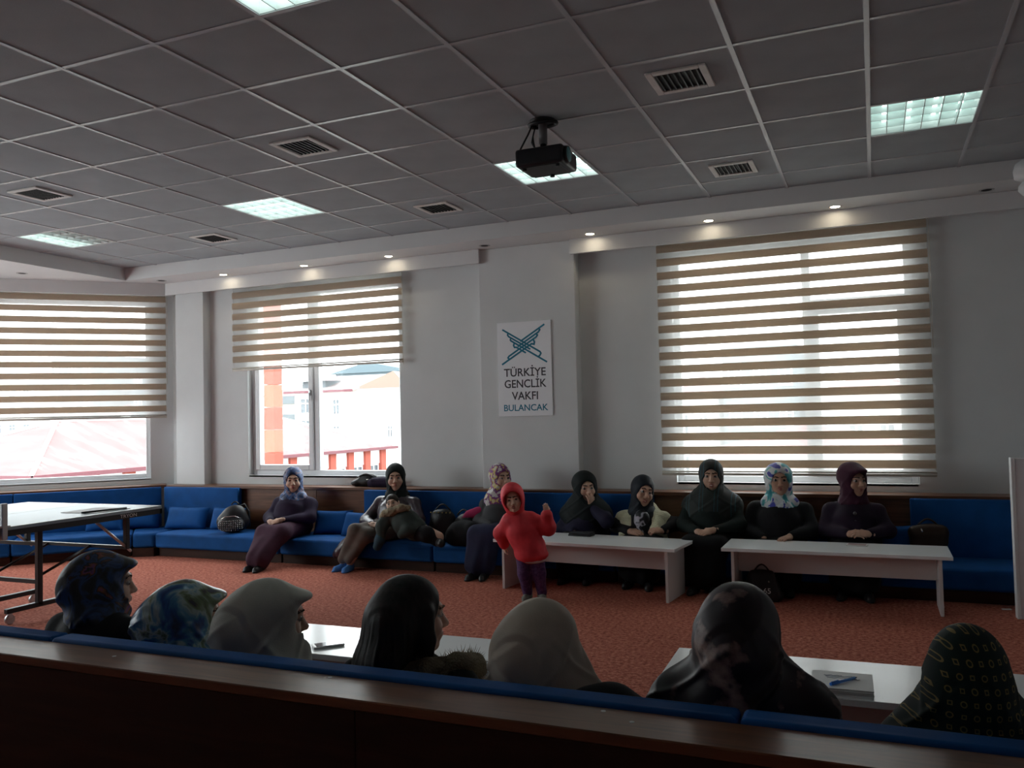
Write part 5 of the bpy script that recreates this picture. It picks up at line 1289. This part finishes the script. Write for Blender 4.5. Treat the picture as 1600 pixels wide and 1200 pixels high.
S = Sdf(); S.chain(fp, [.03, .04, .042, .042, .040, .036, .028], .03); S.disp = creases(.006, 5, 4, 130.)
solid('fur_collar', [S.mesh(.006)], [C_FURD], F4)
rr = random.Random(11); fm = MB()
for k in range(900):
    t = rr.random()*(len(fp)-1); a = int(t); c = fp[a]+(fp[a+1]-fp[a])*(t-a)
    d = Vector((rr.gauss(0, 1), rr.gauss(0, 1), rr.gauss(.4, 1))).normalized(); st = Vector(c)+d*.030; L = rr.uniform(.022, .045)
    b_ = Vector((rr.gauss(0, .4), rr.gauss(0, .4), rr.gauss(-.2, .4)))
    e = st+(d+b_*.5).normalized()*L; u = d.orthogonal().normalized()*.0022; w = d.cross(u)
    fm.mesh([st+u, st-u*.5+w, st-u*.5-w, e], [(0, 1, 3), (1, 2, 3), (2, 0, 3)])
tag(fm.build('fur_hairs', C_FURD, F4), kind='stuff')
S = Sdf(); S.chain([nk+V3(-.12, -.06, -.10), nk+V3(0, -.085, -.10), nk+V3(.12, -.05, -.09)], [.055, .07, .06], .05); S.disp = creases(.004, 3, 9, 40.)
solid('coat_hood', [S.mesh(.009)], [C_BLACK], F4)

# ------------------------------------------------------------------ bags
def bag(name, label, loc, rz, prims, mt, parts=(), vox=.008, cr=.005, seed=1, group=None, cat='bag'):
    t = thing(name, label, cat, loc, rz, group)
    S = Sdf()
    for q in prims: getattr(S, q[0])(*q[1:])
    S.disp = creases(cr, 4, seed, 38.)
    solid('body', [S.mesh(vox)], [mt], t)
    for nm_, pts, r, m_ in parts: MB().tube(pts, r, n=8).build(nm_, m_, t)
    return t
B_BLK = cl('black_leather_bag', (.012, .011, .013), rough=.5, spec=.4, bscale=80); B_BRN = cl('dark_brown_bag', (.035, .022, .016), rough=.5); M_STUD = mat('metal_stud', (.6, .58, .55), .25, .6, metal=.9)
arc = lambda x0, x1, z, h, y=0, n=9: [(x0+(x1-x0)*k/(n-1), y, z+h*math.sin(math.pi*k/(n-1))) for k in range(n)]
bp_ = bag('backpack', 'black backpack covered with rows of silver studs', (-6.13, 6.90, SEAT_Z+.008), .55, [('ell', (0, .02, .115), (.165, .085, .115), .02), ('ell', (.02, .02, .20), (.11, .075, .085), .05), ('ell', (-.01, -.05, .085), (.135, .055, .075), .02)], B_BLK,
    [('strap', [(.03, .07, .25), (.10, .11, .28), (.15, .10, .20), (.16, .06, .05)], .011, B_BLK), ('grab_loop', arc(-.02, .06, .285, .03, .04), .007, B_BLK), ('zip', [(-.12, -.075, .14), (-.06, -.085, .175), (.03, -.085, .18), (.10, -.07, .15)], .004, M_STUD)], cr=.003)
sd = MB().lathe([(.0003, .006), (.0034, .0042), (.0050, 0), (.0050, -.006)], n=8).data('stud', M_STUD)
for r_ in range(6):
    for c_ in range(12):
        x = -.120+c_*.0205; z = .035+r_*.019; xx = (x+.01)/.135; zz = (z-.085)/.075
        if xx*xx+zz*zz < .93:
            y = -.05-.055*math.sqrt(1-xx*xx-zz*zz); o_ = link('stud', sd, bp_, (x, y-.005, z))
            nrm = Vector((xx/.135, (y+.05)/.055/.055, zz/.075)); o_.rotation_euler = nrm.to_track_quat('Z', 'Y').to_euler()
bag('handbag', 'shiny black handbag lying on the window ledge', (-4.80, 7.375, .708), .1, [('ell', (0, 0, .045), (.14, .055, .05), .0), ('ell', (.02, 0, .085), (.10, .045, .045), .03), ('ell', (-.12, 0, .03), (.06, .05, .032), .02)], B_BLK,
    [('handle', arc(-.09, .10, .09, .035, -.03), .007, B_BLK), ('clasp', [(.02, -.05, .07), (.05, -.05, .07)], .006, M_STUD)])
jk = bag('folded_coat', 'dark blue garment bundled over the ledge beside the handbag', (-4.62, 7.335, .708), 0, [('cone', (-.10, 0, .035), (.10, 0, .040), .045, .05, .03), ('cone', (-.05, -.03, .05), (.09, -.02, .055), .04, .045, .03)], C_PURPLE, cat='clothing')
bag('handbag', 'glittery black handbag with bead trim beside the lap child', (-3.74, 7.02, SEAT_Z+.006), 0, [('ell', (0, 0, .12), (.15, .07, .13), .0), ('ell', (.0, -.01, .22), (.12, .05, .07), .05)], B_BLK,
    [('handle', arc(-.08, .08, .27, .06, .0), .007, B_BLK)]+[('bead_trim', [(-.10+.04*k, -.055, .255), (-.095+.04*k, -.06, .262)], .006, mat('gold_bead', (.5, .35, .12), .3, .5, metal=.8)) for k in range(6)], cr=.006)
bag('handbag', 'black patent handbag with bright buckle next to the bead-trimmed bag', (-3.50, 6.97, SEAT_Z+.006), -.2, [('ell', (0, 0, .11), (.13, .06, .12), .0), ('ell', (.03, 0, .19), (.09, .05, .07), .05)], B_BLK, [('handle', arc(-.07, .08, .24, .05), .008, B_BLK), ('buckle', [(.02, -.062, .16), (.06, -.06, .17)], .008, M_STUD)], seed=4)
bag('folded_coat', 'large black coat heaped on the seat between handbags and floral scarf woman', (-3.42, 6.80, SEAT_Z+.004), 0, [('ell', (0, .03, .10), (.17, .11, .12), .0), ('cone', (.10, -.02, .12), (-.16, .06, .05), .08, .06, .05), ('cone', (-.05, .0, .04), (.15, -.02, .05), .06, .05, .05)], C_BLACK, cr=.009, seed=7, cat='clothing')
bag('bundled_scarf', 'bright pink scarf bundled against the back cushion', (-3.385, 6.96, .455), .2, [('ell', (0, 0, .05), (.085, .05, .045), .0), ('ell', (.05, -.01, .075), (.05, .04, .04), .03), ('cone', (-.06, 0, .03), (-.11, 0, .0), .035, .025, .03)], cl('pink_cloth', (.40, .03, .11)), cr=.008, seed=9, cat='scarf')
bag('handbag', 'dark brown handbag standing on the seat beyond the maroon headscarf woman', (.335, 7.03, SEAT_Z+.006), 0, [('ell', (0, 0, .13), (.13, .06, .13), .0), ('cone', (-.09, 0, .20), (.09, 0, .21), .045, .045, .04)], B_BRN, [('handle', arc(-.07, .07, .25, .05), .007, B_BRN), ('buckle', [(-.05, -.055, .235), (-.04, -.06, .21)], .006, M_STUD)], seed=5)
hb = bag('handbag', 'black handbag with white printed mark standing under the second low table', (-.80, 6.42, 0), .1, [('ell', (0, 0, .11), (.12, .06, .11), .0), ('cone', (-.09, 0, .05), (.09, 0, .05), .055, .055, .03), ('cone', (-.06, 0, .19), (.06, 0, .19), .035, .035, .03)], B_BLK, [('handle', arc(-.06, .06, .205, .06), .006, B_BLK), ('snap', [(.045, -.062, .15), (.052, -.064, .155)], .007, M_STUD)], seed=6)
text_mesh('65', .055, .0008, 'printed_mark', M_TXT, hb, Matrix.Translation((.035, -.0675, .085)) @ Matrix.Rotation(math.pi/2, 4, 'X'))
bag('folded_coat', 'black garment resting on the near sofa between beige and rose scarf women', (-.66, 2.16, SEAT_Z+.004), 0, [('ell', (0, .02, .14), (.13, .10, .15), .0), ('cone', (-.09, .03, .355), (.07, .02, .345), .055, .05, .06), ('cone', (-.06, .0, .2), (.08, .0, .2), .1, .09, .06), ('cone', (-.02, .02, .22), (-.01, .02, .34), .10, .08, .06)], C_BLACK, cr=.006, seed=3, cat='clothing')
